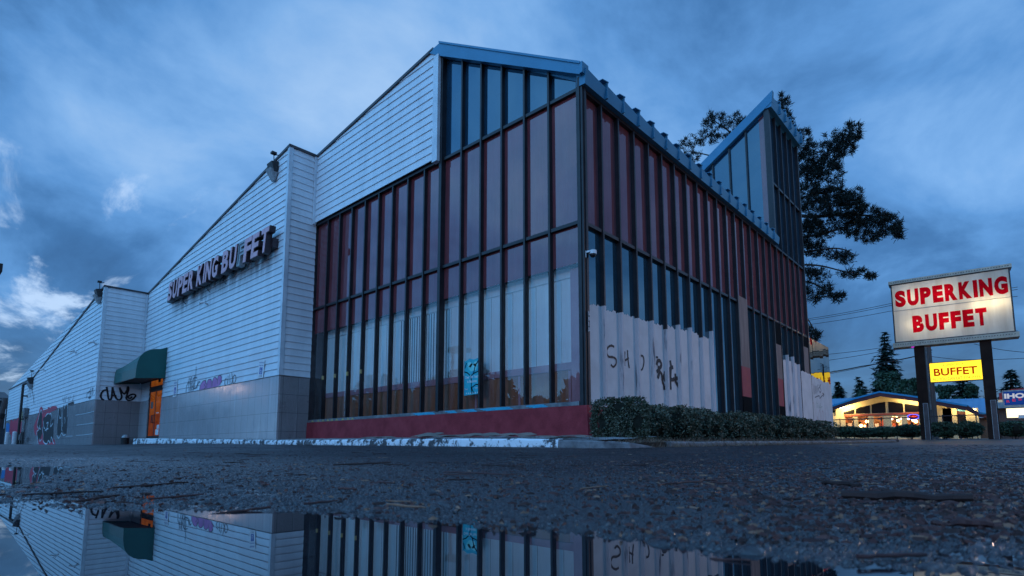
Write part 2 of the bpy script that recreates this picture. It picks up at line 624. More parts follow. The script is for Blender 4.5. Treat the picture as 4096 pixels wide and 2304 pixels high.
M['mauve'] = pmat('mauve_rail', (0.50, 0.27, 0.33), (0.42, 0.22, 0.28), 2, 0.5)
M['awning'] = pmat('green_vinyl', (0.004, 0.085, 0.075), (0.006, 0.105, 0.09), 1.5, 0.45, 0, 0.5, 0.1, 8)
M['kerbpaint'] = None


def peel_mat(name, paint, under, scale=9.0, lo=0.50, hi=0.56):
    m, t, out = new_mat(name)
    b = t.n('ShaderNodeBsdfPrincipled')
    geo = t.n('ShaderNodeNewGeometry')
    pos = geo.outputs['Position']
    n1 = t.noise(pos, scale, 8, 0.72)
    sp = t.n('ShaderNodeSeparateXYZ')
    t.l(pos, sp.inputs[0])
    wear = t.math('ADD', n1, t.math('MULTIPLY', t.noise(pos, 0.8, 3, 0.5), 0.25))
    f = t.remap(wear, lo + 0.12, hi + 0.12)
    und = t.mix(t.noise(pos, 30, 3, 0.6), under, tuple(x * 0.35 for x in under))
    t.l(t.mix(f, paint, und), b.inputs['Base Color'])
    b.inputs['Roughness'].default_value = 0.7
    bp = t.n('ShaderNodeBump', i_Strength=0.5, i_Distance=0.01, invert=True)
    t.l(f, bp.inputs['Height'])
    t.l(bp.outputs[0], b.inputs['Normal'])
    t.l(b.outputs[0], out.inputs[0])
    return m


M['kerbpaint'] = peel_mat('peeling_white_kerb_paint', (0.74, 0.78, 0.82), (0.09, 0.09, 0.10), 5.0)

# ================================================================== GROUND
def macro(X, Y):
    X = np.asarray(X, float)
    Y = np.asarray(Y, float)
    r = np.hypot(X, Y)
    az = np.degrees(np.arctan2(Y, X))
    dep = X * math.cos(AZ) + Y * math.sin(AZ)
    lat = X * math.sin(AZ) - Y * math.cos(AZ)
    base = np.interp(r, [0, 3.0, 5, 8, 10.5, 13, 19, 31, 44, 70, 130, 400], [.002, .0065, .036, .105, .165, .20, .27, .43, .72, 1.3, 1.6, 2.0])
    left = np.interp(r, [0, 5.6, 6.5, 9, 13, 20, 31, 36, 60, 120], [.0022, .001, .014, .055, .125, .22, .33, .325, .31, .30])
    wl = np.clip((az - 70) / 9.5, 0, 1)
    wl = wl * wl * (3 - 2 * wl)
    wr = np.where(np.abs(az - 42.28) > 75, 1.0, 0.0)
    h = base * (1 - wl) + left * wl
    h = np.where((az > 130) | (az < -45), np.minimum(h, 0.02), h)
    # shallow dip on the left that holds a second sheet of water
    e1 = np.clip((az - (78.6 + (5.9 - r) * 1.05)) / 1.2, 0, 1)
    e2 = np.clip((r - 2.75) / 0.25, 0, 1) * np.clip((5.95 - r) / 0.35, 0, 1)
    h = h - 0.017 * e1 * e2
    # the near puddle
    b = np.interp(lat, [-4, -1.15, -.52, -.135, .105, .26, .35, .6, 2], [1.4, 1.27, 1.25, 1.01, .905, .73, .62, .60, .4])
    s = dep - b
    h = h + 0.0035 * np.clip(lat / 1.0 - .1, -1, 1) * np.clip(3.5 - r, 0, 1)
    h = np.minimum(h, np.where(s > 0, s * 0.022 - 0.001, s * 0.09 - 0.001))
    h = np.where((dep < 0.2) & (r < 3), -0.03, h)
    return h


def hash2(i, j, k):
    a = (i.astype(np.int64) * 73856093) ^ (j.astype(np.int64) * 19349663) ^ (k * 83492791)
    a = (a ^ (a >> 13)) * 1274126177
    a = a & 0x7fffffff
    a = (a ^ (a >> 16)) * 2246822519 & 0x7fffffff
    return (a & 0xffff) / 65535.0


def pebbles(X, Y, cell, seed, fill=0.8):
    u, v = X / cell, Y / cell
    i0, j0 = np.floor(u), np.floor(v)
    best = np.zeros_like(X)
    for di in (-1, 0, 1):
        for dj in (-1, 0, 1):
            i, j = i0 + di, j0 + dj
            px = i + hash2(i, j, seed)
            py = j + hash2(i, j, seed + 1)
            rr = (0.28 + 0.42 * hash2(i, j, seed + 2)) * (hash2(i, j, seed + 3) < fill)
            d2 = (u - px) ** 2 + (v - py) ** 2
            best = np.maximum(best, np.sqrt(np.maximum(rr * rr - d2, 0)))
    return best * cell


def vnoise(X, Y, cell, seed):
    u, v = X / cell, Y / cell
    i, j = np.floor(u), np.floor(v)
    fx, fy = u - i, v - j
    fx, fy = fx * fx * (3 - 2 * fx), fy * fy * (3 - 2 * fy)
    a, b = hash2(i, j, seed), hash2(i + 1, j, seed)
    c, d = hash2(i, j + 1, seed), hash2(i + 1, j + 1, seed)
    return (a * (1 - fx) + b * fx) * (1 - fy) + (c * (1 - fx) + d * fx) * fy - 0.5


def grit(X, Y):
    r = np.hypot(X, Y)
    h = pebbles(X, Y, 0.0095, 11, 0.72) * 0.95 + pebbles(X, Y, 0.0052, 31, 0.8) * 0.8
    h = np.maximum(h, pebbles(X, Y, 0.032, 51, 0.07) * 0.5)
    h = h + vnoise(X, Y, 0.35, 5) * 0.005 + vnoise(X, Y, 0.07, 8) * 0.005 + vnoise(X, Y, 0.022, 9) * 0.004 + vnoise(X, Y, 1.4, 17) * 0.008 * np.clip(r / 2, 0, 1)
    return h - 0.0035


def polar_mesh(name, mat, rs, azs, fn, close=False, drop=0.0):
    Rg, Ag = np.meshgrid(rs, azs, indexing='ij')
    X, Y = Rg * np.cos(Ag), Rg * np.sin(Ag)
    Z = fn(X, Y) - drop
    nr, na = X.shape
    v = np.stack([X, Y, Z], -1).reshape(-1, 3)
    idx = np.arange(nr * na).reshape(nr, na)
    q = np.stack([idx[:-1, :-1], idx[1:, :-1], idx[1:, 1:], idx[:-1, 1:]], -1).reshape(-1, 4)
    me = bpy.data.meshes.new(name)
    me.vertices.add(len(v))
    me.vertices.foreach_set('co', v.astype(np.float32).ravel())
    me.loops.add(len(q) * 4)
    me.loops.foreach_set('vertex_index', q.astype(np.int32).ravel())
    me.polygons.add(len(q))
    me.polygons.foreach_set('loop_start', np.arange(0, len(q) * 4, 4, dtype=np.int32))
    me.polygons.foreach_set('use_smooth', np.ones(len(q), bool))
    me.materials.append(mat)
    me.update()
    me.validate()
    o = bpy.data.objects.new(name, me)
    COL.objects.link(o)
    return o


def asphalt_mat():
    m, t, out = new_mat('wet_asphalt')
    b = t.n('ShaderNodeBsdfPrincipled')
    geo = t.n('ShaderNodeNewGeometry')
    pos = geo.outputs['Position']
    n1 = t.noise(pos, 60, 4, 0.7)
    n2 = t.noise(pos, 1.1, 5, 0.6)
    n3 = t.noise(pos, 140, 2, 0.6)
    c = t.mix(t.remap(n1, 0.3, 0.7), (0.006, 0.0065, 0.010), (0.020, 0.021, 0.027))
    c = t.mix(t.remap(n3, 0.62, 0.72), c, (0.10, 0.092, 0.09))
    c = t.mix(t.math('MULTIPLY', t.remap(n2, 0.45, 0.7), 0.5), c, (0.028, 0.020, 0.020))
    t.l(c, b.inputs['Base Color'])
    # wet and shiny in the low spots, drained and duller where the surface rises
    sp = t.n('ShaderNodeSeparateXYZ')
    t.l(pos, sp.inputs[0])
    dry = t.remap(t.math('ADD', sp.outputs[2], t.math('MULTIPLY', n2, 0.03)), 0.030, 0.085, 0, 1, True)
    t.l(t.math('ADD', t.remap(n2, 0.35, 0.65, 0.10, 0.24), t.math('MULTIPLY', dry, 0.30)), b.inputs['Roughness'])
    t.l(t.remap(dry, 0, 1, 0.95, 0.40), b.inputs['Specular IOR Level'])
    bp = t.n('ShaderNodeBump', i_Strength=0.6, i_Distance=0.004)
    t.l(t.noise(pos, 110, 4, 0.7), bp.inputs['Height'])
    t.l(bp.outputs[0], b.inputs['Normal'])
    t.l(b.outputs[0], out.inputs[0])
    return m


M['asphalt'] = asphalt_mat()
rs = np.concatenate([0.45 * (7.0 / 0.45) ** (np.linspace(0, 1, 1250)), np.geomspace(7.02, 15.0, 220)])
azs = AZ + np.radians(np.linspace(-46, 46, 1300))
o = polar_mesh('asphalt', M['asphalt'], rs, azs, lambda X, Y: macro(X, Y) + grit(X, Y))
tag(o, 'wet dark asphalt of the car park with grit and puddles', 'car park', kind='structure')
rs2 = np.concatenate([np.linspace(14.9, 60, 60), np.geomspace(63, 900, 24)])
o = polar_mesh('ground', M['asphalt'], rs2, np.radians(np.linspace(-180, 180, 361)), macro, drop=0.0)
tag(o, 'asphalt and ground beyond the car park', 'ground', kind='structure')
o = polar_mesh('ground', M['asphalt'], np.linspace(0.05, 15.0, 40), AZ + np.radians(np.linspace(45.9, 314.1, 130)), macro, drop=0.003)
tag(o, 'asphalt behind the viewpoint', 'ground', kind='structure')

m, t, out = new_mat('puddle_water')
b = t.n('ShaderNodeBsdfPrincipled')
b.inputs['Base Color'].default_value = (0.008, 0.011, 0.016, 1)
b.inputs['Roughness'].default_value = 0.0
b.inputs['IOR'].default_value = 2.35
geo = t.n('ShaderNodeNewGeometry')
bp = t.n('ShaderNodeBump', i_Strength=0.0015, i_Distance=0.02)
t.l(t.noise(geo.outputs['Position'], 9, 2, 0.5), bp.inputs['Height'])
t.l(bp.outputs[0], b.inputs['Normal'])
t.l(b.outputs[0], out.inputs[0])
M['water'] = m
wb = MB()
ring = [(7.6 * math.cos(a), 7.6 * math.sin(a), 0.0) for a in np.linspace(0, 2 * PI, 64, endpoint=False)]
wb.face(ring)
o = wb.build('puddle_water', M['water'])
tag(o, 'still rain water lying in the low spots of the asphalt', 'puddle', kind='structure')

# ================================================================== MAIN BUILDING
X0, Y0 = 9.95, 6.895          # front corner of the glass hall
X1, X2 = 8.835, 6.85          # the two clapboard wings step forward
YR, YS, YE = 18.91, 35.1, 68.6
bld = thing('restaurant_building', 'closed buffet restaurant with stepped white clapboard wings, tall dark glass hall and blue metal roof', 'building', (X0, Y0, 0.3))
PT = lambda name, mb, mat, parent=None, **k: mb.build(name, M[mat] if isinstance(mat, str) else mat, parent or bld, **k)


def topA(y): return 11.91 - 0.131 * (y - 12.2)
def topC(y): return 11.04 - 0.150 * (y - YR)
def topE(y): return max(8.61 - 0.1535 * (y - YS), 5.52)


def clap(axis, c, a0, a1, z0, top, name, mat, hole=None, row=0.247, lip=0.029):
    """clapboards on a wall facing -X (axis 'X') or -Y (axis 'Y'): one sloping board per row"""
    mb = MB()
    k0 = 0
    z = z0
    segs = [(a0, a1)]
    while z < 13:
        z2 = z + row
        ss = segs
        if hole and z < hole[3] - 0.01:
            ss = [(a0, hole[0]), (hole[1], a1)]
        any_ = False
        for (p, q) in ss:
            # clip the row by the sloping top
            poly = [(p, z), (q, z), (q, z2), (p, z2)]
            res = []
            for i in range(4):
                A, B = poly[i], poly[(i + 1) % 4]
                da, db = top(A[0]) - A[1], top(B[0]) - B[1]
                if da >= 0: res.append(A)
                if da * db < 0:
                    s = da / (da - db)
                    res.append((A[0] + (B[0] - A[0]) * s, A[1] + (B[1] - A[1]) * s))
            if len(res) < 3: continue
            any_ = True
            P3 = []
            for (h, zz) in res:
                o_ = c - lip * (1 - (zz - z) / row) - 0.002
                P3.append((o_, h, zz) if axis == 'X' else (h, o_, zz))
            mb.face(P3 if axis == 'Y' else P3[::-1])
            bot = [h for (h, zz) in res if abs(zz - z) < 1e-6]
            if len(bot) >= 2:
                h0, h1 = min(bot), max(bot)
                if axis == 'X':
                    mb.face([(c, h0, z), (c, h1, z), (c - lip - .002, h1, z), (c - lip - .002, h0, z)])
                else:
                    mb.face([(h0, c, z), (h0, c - lip - .002, z), (h1, c - lip - .002, z), (h1, c, z)])
        if not any_ and z > z0 + 1: break
        z = z2
    return PT(name, mb, mat)


DOOR = (31.5, 33.62, 0.66, 3.98)
GZ = 2.67
clap('X', X0 - .07, 11.93, YR - .002, 8.46, topA, 'clapboard_wall', 'siding')
clap('Y', YR, X1 + .04, X0, GZ, lambda x: 11.04, 'clapboard_wall', 'siding')
clap('X', X1, YR + .04, YS, GZ, topC, 'clapboard_wall', 'siding_soot', DOOR)
clap('Y', YS, X2 + .04, X1, GZ, lambda x: 8.61, 'clapboard_wall', 'siding')
clap('X', X2, YS + .04, YE, GZ, topE, 'clapboard_wall', 'siding')
# solid wall cores behind the boards
mb = MB()
mb.prism([(X1 + .03, YR + .03, 0), (X1 + .03, 31.45, 0), (X1 + .03, 31.45, topC(31.45) - .03), (X1 + .03, YR + .03, 11.0)], (24, 0, 0))
mb.prism([(X1 + .03, 33.67, 0), (X1 + .03, YS, 0), (X1 + .03, YS, topC(YS) - .03), (X1 + .03, 33.67, topC(33.67) - .03)], (24, 0, 0))
mb.prism([(X1 + .03, 31.45, 4.0), (X1 + .03, 33.67, 4.0), (X1 + .03, 33.67, topC(33.67) - .03), (X1 + .03, 31.45, topC(31.45) - .03)], (24, 0, 0))
mb.prism([(X2 + .03, YS + .03, 0), (X2 + .03, YE, 0), (X2 + .03, YE, 5.5), (X2 + .03, 55.3, 5.5), (X2 + .03, YS + .03, 8.58)], (26, 0, 0))
mb.prism([(X0 + .02, 11.95, 8.46), (X0 + .02, YR, 8.46), (X0 + .02, YR, topA(YR) - .03), (X0 + .02, 11.95, topA(11.95) - .03)], (20, 0, 0))
mb.box(X0 + 1.5, YR + .0, 0, X0 + 3, YR + .02, 8.46)
PT('wall_core', mb, 'flash')
# corner boards
mb = MB()
for q in ((X1 - .045, YR - .045, GZ, X1 + .10, YR + .10, 11.06), (X2 - .045, YS - .045, GZ, X2 + .10, YS + .10, 8.63),
          (X0 - .17, YR - .10, 8.40, X0 - .05, YR - .03, 11.02), (X1 - .12, YS - .10, GZ, X1 - .03, YS - .03, 8.56)):
    PT('corner_board', MB().box(*q), 'trim')
mb = MB()
mb.box(X0 - .17, 11.80, 8.33, X0 - .02, 12.02, 11.62)
PT('corner_board', mb, 'trim')
# roof edge flashing
mb = MB()
def edge(pts, axis):
    for (a, b_) in zip(pts, pts[1:]):
        a, b_ = np.array(a), np.array(b_)
        mb.hexa([a + np.array(p) for p in ((-.06, -.06, 0), (.2, -.06, 0), (.2, .0, 0), (-.06, .0, 0))] if axis == 'y' else
                [a + np.array(p) for p in ((-.06, -.06, 0), (0, -.06, 0), (0, .2, 0), (-.06, .2, 0))],
                [b_ + np.array(p) for p in ((-.06, -.06, 0), (.2, -.06, 0), (.2, .0, 0), (-.06, .0, 0))] if axis == 'y' else
                [b_ + np.array(p) for p in ((-.06, -.06, 0), (0, -.06, 0), (0, .2, 0), (-.06, .2, 0))])
def strip_y(c, ya, za, yb, zb, hgt=.09):
    mb.hexa([(c - .07, ya, za), (c + .25, ya, za), (c + .25, ya, za + hgt), (c - .07, ya, za + hgt)],
            [(c - .07, yb, zb), (c + .25, yb, zb), (c + .25, yb, zb + hgt), (c - .07, yb, zb + hgt)])
strip_y(X0 - .07, 12.1, topA(12.1) - .03, YR + .0, topA(YR) - .03)
strip_y(X1, YR - .07, 11.03, YS, topC(YS) - .03)
strip_y(X2, YS - .07, 8.60, 55.3, topE(55.3) - .01)
strip_y(X2, 55.3, topE(55.3) - .011, YE, 5.50)
mb.box(X1 + .26, YR - .07, 11.03, X0 + .3, YR + .2, 11.12)
mb.box(X2 + .26, YS - .07, 8.60, X1 + .0, YS + .2, 8.69)
PT('roof_flashing', mb, 'flash')
mb = MB()
mb.box(X2 + .3, 61.0, 5.55, X2 + 2.5, 66.5, 6.05)
PT('roof_parapet', mb, 'flash')
# stone base
mb = MB()
for q in ((X1 - .035, YR - .03, 0.1, X1 + .03, DOOR[0], GZ - .006), (X1 - .035, DOOR[1], 0.1, X1 + .03, YS - .031, GZ - .006), (X2 - .035, YS - .03, 0.1, X2 + .03, YE, GZ - .006)):
    PT('granite_base', MB().box(*q), 'granite_y')
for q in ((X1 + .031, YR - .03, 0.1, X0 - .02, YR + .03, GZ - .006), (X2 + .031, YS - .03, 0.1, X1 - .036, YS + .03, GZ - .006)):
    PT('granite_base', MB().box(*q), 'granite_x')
# metal drip edge over the stone
mb = MB()
mb.box(X1 - .05, YR - .05, GZ - .004, X0 - .02, YR - .02, GZ + .018)
mb.box(X1 - .05, YR - .0, GZ - .004, X1 - .02, DOOR[0], GZ + .018)
mb.box(X2 - .05, YS - .0, GZ - .004, X2 - .02, YE, GZ + .018)
PT('drip_edge', mb, 'bronze_worn')

# ---------------- glass hall, front
MY = [0.97, 1.745, 2.52, 3.285, 4.05, 4.87, 5.65, 6.44, 7.22, 7.97, 8.75, 9.55, 10.33, 11.12]
edges = [0.09] + MY + [11.98]
SILL, MID, TRN = 1.16, 4.30, 5.21
FD = 0.015
GX, GY = X0 + .10, Y0 + .10


def pane(name, axis, c, a0, a1, z0, z1a, mat, z1b=None, parent=None, tilt=1.0):
    """one sheet of glass with its own tiny tilt, as real panes have"""
    z1b = z1a if z1b is None else z1b
    mb = MB()
    t0, t1, t2 = [tilt * rng.normal(0, 0.0022) for _ in range(3)]
    Q = [(a0, z0, t0), (a1, z0, t1), (a1, z1b, t1 + t2), (a0, z1a, t0 + t2)]
    P3 = [((c + d, h, z) if axis == 'X' else (h, c + d, z)) for h, z, d in Q]
    mb.face(P3[::-1] if axis == 'X' else P3)
    return PT(name, mb, mat, parent)


def gable(y): return 8.80 + 0.640 * (y - Y0)       # underside of the raking cornice, absolute y -> z at the glass
for i in range(len(edges) - 1):
    a, b_ = Y0 + edges[i], Y0 + edges[i + 1]
    pane('window_pane', 'X', GX, a, b_, 1.07, MID, 'vision')
    pane('spandrel_pane', 'X', GX, a, b_, MID, TRN, 'spandrel', tilt=.8)
    pane('spandrel_pane', 'X', GX, a, b_, TRN, 8.40 if i < 6 else 8.50, 'spandrel', tilt=.8)
    if i < 6:
        pane('clerestory_pane', 'X', GX, a, b_, 8.40, gable(a) + .02, 'bluepane', gable(b_) + .02)
for i, y in enumerate(MY):
    yy = Y0 + y
    wdt = 0.028 if i != 5 else 0.055
    dp = FD if i != 5 else FD + .05
    top = gable(yy) + .02 if i < 6 else 8.44
    if i == 5: top = 11.6
    mb = MB().box(X0 - dp, yy - wdt, SILL - .02, GX + .03, yy + wdt, top)
    PT('mullion', mb, 'bronze')
# corner post, sill, rails
mb = MB()
mb.box(X0 - .03, Y0 - .03, 1.07, GX + .04, GY + .04, 8.62)
mb.box(X0 - .055, Y0 + .03, 1.07, X0 - .028, Y0 + .085, 8.62)
mb.box(X0 + .03, Y0 - .055, 1.07, X0 + .085, Y0 - .028, 8.38)
PT('corner_post', mb, 'bronze')
mb = MB()
mb.box(X0 + .01, Y0 + .10, TRN - .04, GX + .02, Y0 + 12.0, TRN + .04)
PT('transom', mb, 'bronze')
mb = MB()
mb.box(X0 + .01, Y0 + .10, 8.36, GX + .02, Y0 + 4.9, 8.44)
PT('transom', mb, 'bronze')
mb = MB()
mb.box(X0 - .02, Y0 + 5.13, 8.36, GX + .03, Y0 + 12.0, 8.455)
PT('head_rail', mb, 'bronze')
mb = MB()
mb.hexa([(X0 - .0, Y0 + .1, gable(Y0 + .1) - .10), (GX + .02, Y0 + .1, gable(Y0 + .1) - .10), (GX + .02, Y0 + .1, gable(Y0 + .1) + .02), (X0 - .0, Y0 + .1, gable(Y0 + .1) + .02)],
        [(X0 - .0, Y0 + 4.9, gable(Y0 + 4.9) - .10), (GX + .02, Y0 + 4.9, gable(Y0 + 4.9) - .10), (GX + .02, Y0 + 4.9, gable(Y0 + 4.9) + .02), (X0 - .0, Y0 + 4.9, gable(Y0 + 4.9) + .02)])
PT('head_rail', mb, 'bronze')
mb = MB()
mb.box(X0 - .05, Y0 + .15, 1.072, GX + .04, Y0 + 12.0, SILL)
PT('sill_rail', mb, 'bronze_worn')
# blue spray along the sill and yellow spray at its far end
mb = MB()
for a, b_ in ((1050, 1095), (1132, 1150), (1175, 1200), (1222, 1290), (1340, 1378)):
    for k in range(3):
        pa = U(a + random.uniform(-6, 6), 0, 'X', X0)[1]
        ya = U(a, 1040 - (a - 1050) * .055, 'X', X0 - .052)[1]
        yb = U(b_, 1040 - (b_ - 1050) * .055, 'X', X0 - .052)[1]
        z = 1.085 + .02 * k
        stroke(mb, [(X0 - .0535 - .0004 * k, ya + .1 * k, z), (X0 - .0535 - .0004 * k, (ya + yb) / 2, z + .008), (X0 - .0535 - .0004 * k, yb + .05 * k, z)], (-1, 0, 0), .026)
PT('graffiti', mb, 'spray_teal')
mb = MB()
for k in range(9):
    y = Y0 + 9.0 + k * .32 + random.uniform(-.05, .05)
    mb.face([(X0 - .0535, y - .10, 1.08), (X0 - .0535, y, 1.155), (X0 - .0535, y + .09, 1.08)])
for y in (8.75, 9.55, 10.33, 11.12):
    mb.box(X0 - FD - .003, Y0 + y - .03, 2.55, X0 - FD + .05, Y0 + y + .03, 2.68)
PT('graffiti', mb, 'spray_yellow')
# red stucco base under the glass
mb = MB()
mb.hexa([(X0 - .09, Y0 - .12, 0.0), (X0 + .3, Y0 - .12, 0.0), (X0 + .3, YR - .04, 0.0), (X0 - .09, YR - .04, 0.0)],
        [(X0 - .065, Y0 - .06, 1.068), (X0 + .3, Y0 - .06, 1.068), (X0 + .3, YR - .04, 1.068), (X0 - .065, YR - .04, 1.068)])
PT('base_wall', mb, 'redwall')
# room behind the front glass
mb = MB()
mb.box(GX + .33, Y0 + .15, 0.9, GX + .40, YR - .2, 1.95)
PT('wainscot', mb, 'wains')
mb = MB()
for y in np.arange(Y0 + .7, YR - .5, 1.55):
    mb.box(GX + .315, y, 1.0, GX + .331, y + .07, 1.93)
mb.box(GX + .29, Y0 + .15, 1.95, GX + .40, YR - .2, 2.12)
mb.box(GX + .20, Y0 + .22, .95, GX + .40, Y0 + .60, 4.28)
PT('wall_rail', mb, 'mauve')
mb = MB()
mb.box(GX + .28, Y0 + .62, 4.12, GX + .38, YR - .2, 4.36)
PT('blind_headbox', mb, 'blindfab')
for i in range(len(edges) - 1):
    mb = MB()
    a, b_ = Y0 + edges[i] + .01, Y0 + edges[i + 1]
    if i == 0: a += .45
    slat = i in (6, 7, 8)
    n = 7 if slat else 1
    for k in range(n):
        s0, s1 = a + (b_ - a) * k / n, a + (b_ - a) * (k + 1) / n
        g = 0.007 if slat else 0.0
        dx = 0.018 if slat else 0.004 * math.sin(k * 2.1 + i)
        x = GX + .34
        mb.face([(x + dx, s1 - g, 2.125), (x, s0, 2.125), (x, s0, 4.13), (x + dx, s1 - g, 4.13)])
    PT('window_blind', mb, 'blindfab')
mb = MB()
mb.box(GX + .42, Y0 + .12, .4, GX + .5, YR - .1, 8.3)
mb.box(GX + .03, Y0 + .12, 4.37, GX + .42, YR - .1, 4.42)
mb.box(GX + .03, Y0 + .12, .90, GX + .33, YR - .1, .95)
PT('inner_wall', mb, 'void')

# ---------------- glass hall, side
NX = 23
SX = [X0 + .797 + .757 * k for k in range(NX)]
XT, XE = 23.55, 27.52
sedges = [X0 + .14] + SX[:]
sedges[-1] = XE - .05
SE = 8.36
for i in range(NX):
    a, b_ = sedges[i], sedges[i + 1]
    wood = i in (12,)
    pane('side_pane', 'Y', GY, a, b_, 1.07, 5.18, 'sidepane', tilt=.9)
    pane('spandrel_pane', 'Y', GY, a, b_, 5.18, SE, 'spandrel_r', tilt=.9)
for i in range(NX - 1):
    mb = MB().box(SX[i] - .028, Y0 - FD, 1.07, SX[i] + .028, GY + .03, SE - .02)
    PT('mullion', mb, 'bronze')
mb = MB()
mb.box(XE - .05, Y0 - .03, 0.5, XE + .05, GY + .06, 14.3)
PT('corner_post', mb, 'bronze')
mb = MB()
mb.box(X0 + .145, Y0 + .01, 5.14, XE - .05, GY + .02, 5.22)
PT('transom', mb, 'bronze')
mb = MB()
mb.box(X0 + .145, Y0 - .0, SE - .05, XE - .05, GY + .02, SE + .03)
PT('head_rail', mb, 'bronze')
mb = MB()
mb.hexa([(X0 + .301, Y0 - .12, 0.0), (XE, Y0 - .12, 0.0), (XE, Y0 + .2, 0), (X0 + .301, Y0 + .2, 0)], [(X0 + .301, Y0 - .06, 1.066), (XE, Y0 - .06, 1.066), (XE, Y0 + .2, 1.066), (X0 + .301, Y0 + .2, 1.066)])
PT('base_wall', mb, 'redwall')
mb = MB()
mb.box(X0 + .145, Y0 - .04, 1.068, X0 + 7.05, GY - .01, 1.10)
PT('sill_rail', mb, 'white')


def ragged(a0, a1, z0, ztop, n=9, amp=.035):
    n = 44
    ph = [random.uniform(0, 6.28) for _ in range(4)]
    top = [(a1 + (a0 - a1) * k / n, ztop + amp * (.5 * math.sin(5 * k / n + ph[0]) + .35 * math.sin(17 * k / n + ph[1]) + .3 * math.sin(41 * k / n + ph[2]) + random.uniform(-.22, .22) + (.5 if math.sin(9 * k / n + ph[3]) > .8 else 0))) for k in range(n + 1)]
    return [(a0, z0), (a1, z0)] + top


# rolled white paint over the lower glass and mullions
for i in list(range(0, 9)) + [18, 19, 20]:
    a, b_ = sedges[i] + .028, sedges[i + 1] - .028
    zt = 3.37 + .022 * i + random.uniform(-.03, .03)
    if i == 0: zt = 3.38
    mb = MB()
    mb.face([(h, GY - .008, z) for h, z in ragged(a, b_, 1.09, zt, 14)])
    PT('paint_coat', mb, 'paint_white')
    if i < 9 or i > 17:
        mb = MB()
        zt += random.choice((-.10, -.04, .02, .10, .22))
        x = sedges[i + 1] if i < 22 else XE - .05
        mb.box(x - .032, Y0 - FD - .004, 1.102, x + .032, GY - .003, zt)
        PT('paint_coat', mb, 'paint_streak')
# bays boarded up with plywood
def board(i, zs, proud=.04):
    a, b_ = sedges[i] - .02, sedges[i + 1] + .02
    for z0, z1, mt in zs:
        mb = MB().box(a, Y0 - proud, z0, b_, Y0 - proud + .03, z1)
        PT('plywood_board', mb, mt)
board(12, [(0.95, 1.90, 'void'), (1.90, 2.92, 'redpaint'), (2.92, 5.36, 'plywood')])
board(17, [(0.95, 1.80, 'void'), (1.80, 2.88, 'redpaint'), (2.88, 4.24, 'plywood'), (4.24, 5.13, 'void')], -.01)
board(22, [(3.40, 4.66, 'plywood'), (4.66, 5.13, 'void')], -.01)
mb = MB().face([(h, Y0 - .04, z) for h, z in ragged(SX[20] + .04, XE - .06, 1.0, 3.46, 20)])
PT('paint_coat', mb, 'paint_white')
# blue roof edge above the side glass: pans between standing ribs
mb = MB()
redge = [X0 - .05] + SX[:18]
for i in range(18):
    a, b_ = redge[i], min(redge[i + 1], XT)
    mb.hexa([(a, Y0 - .13, SE + .03), (b_, Y0 - .13, SE + .03), (b_, Y0 + .1, SE + .03), (a, Y0 + .1, SE + .03)],
            [(a, Y0 - .17, 8.76), (b_, Y0 - .17, 8.66), (b_, Y0 + .1, 8.76), (a, Y0 + .1, 8.80)])
PT('roof_fascia', mb, 'roofblue')
for i in range(1, 18):
    x = redge[i]
    mb = MB()
    mb.box(x - .022, Y0 - .20, 8.40, x + .022, Y0 + .05, 8.80)
    mb.hexa([(x - .20, Y0 - .19, 8.795), (x + .03, Y0 - .215, 8.80), (x + .03, Y0 + .1, 8.80), (x - .20, Y0 + .1, 8.795)],
            [(x - .20, Y0 - .19, 8.81), (x + .03, Y0 - .215, 8.83), (x + .03, Y0 + .1, 8.83), (x - .20, Y0 + .1, 8.81)])
    PT('roof_rib', mb, 'roofblue')
# raking cornice on the front
mb = MB()
mb.prism([(X0 - .14, Y0 - .05, 8.60), (X0 - .14, 11.80, 11.56), (X0 - .14, 12.30, 11.90), (X0 - .14, 11.80, 11.96), (X0 - .14, Y0 - .05, 8.86)], (.19, 0, 0))
PT('roof_cornice', mb, 'roofblue')
mb = MB()
mb.hexa([(X0 - .17, Y0 - .07, 8.84), (X0 + .1, Y0 - .07, 8.84), (X0 + .1, Y0 - .07, 8.90), (X0 - .17, Y0 - .07, 8.90)],
        [(X0 - .17, 11.80, 11.95), (X0 + .1, 11.80, 11.95), (X0 + .1, 11.80, 12.01), (X0 - .17, 11.80, 12.01)])
mb.box(X0 - .15, Y0 - .13, 8.62, X0 + .10, Y0 - .051, 8.885)
PT('roof_cornice', mb, 'roofblue')
# main roof planes
mb = MB()
mb.prism([(X0 + .06, Y0 + .05, 8.55), (X0 + .06, 11.80, 11.80), (X0 + .06, 11.80, 11.96), (X0 + .06, Y0 + .05, 8.78)], (XT - X0 - .06, 0, 0))
mb.prism([(X0 + .3, 11.80, 11.80), (X0 + .3, YR, 10.9), (X0 + .3, YR, 11.0), (X0 + .3, 11.80, 11.93)], (17, 0, 0))
PT('roof', mb, 'roofblue')
mb = MB()
mb.box(X0 + 17.6, Y0 + .1, 0, X0 + 17.7, YR, 8.5)
PT('rear_wall', mb, 'flash')

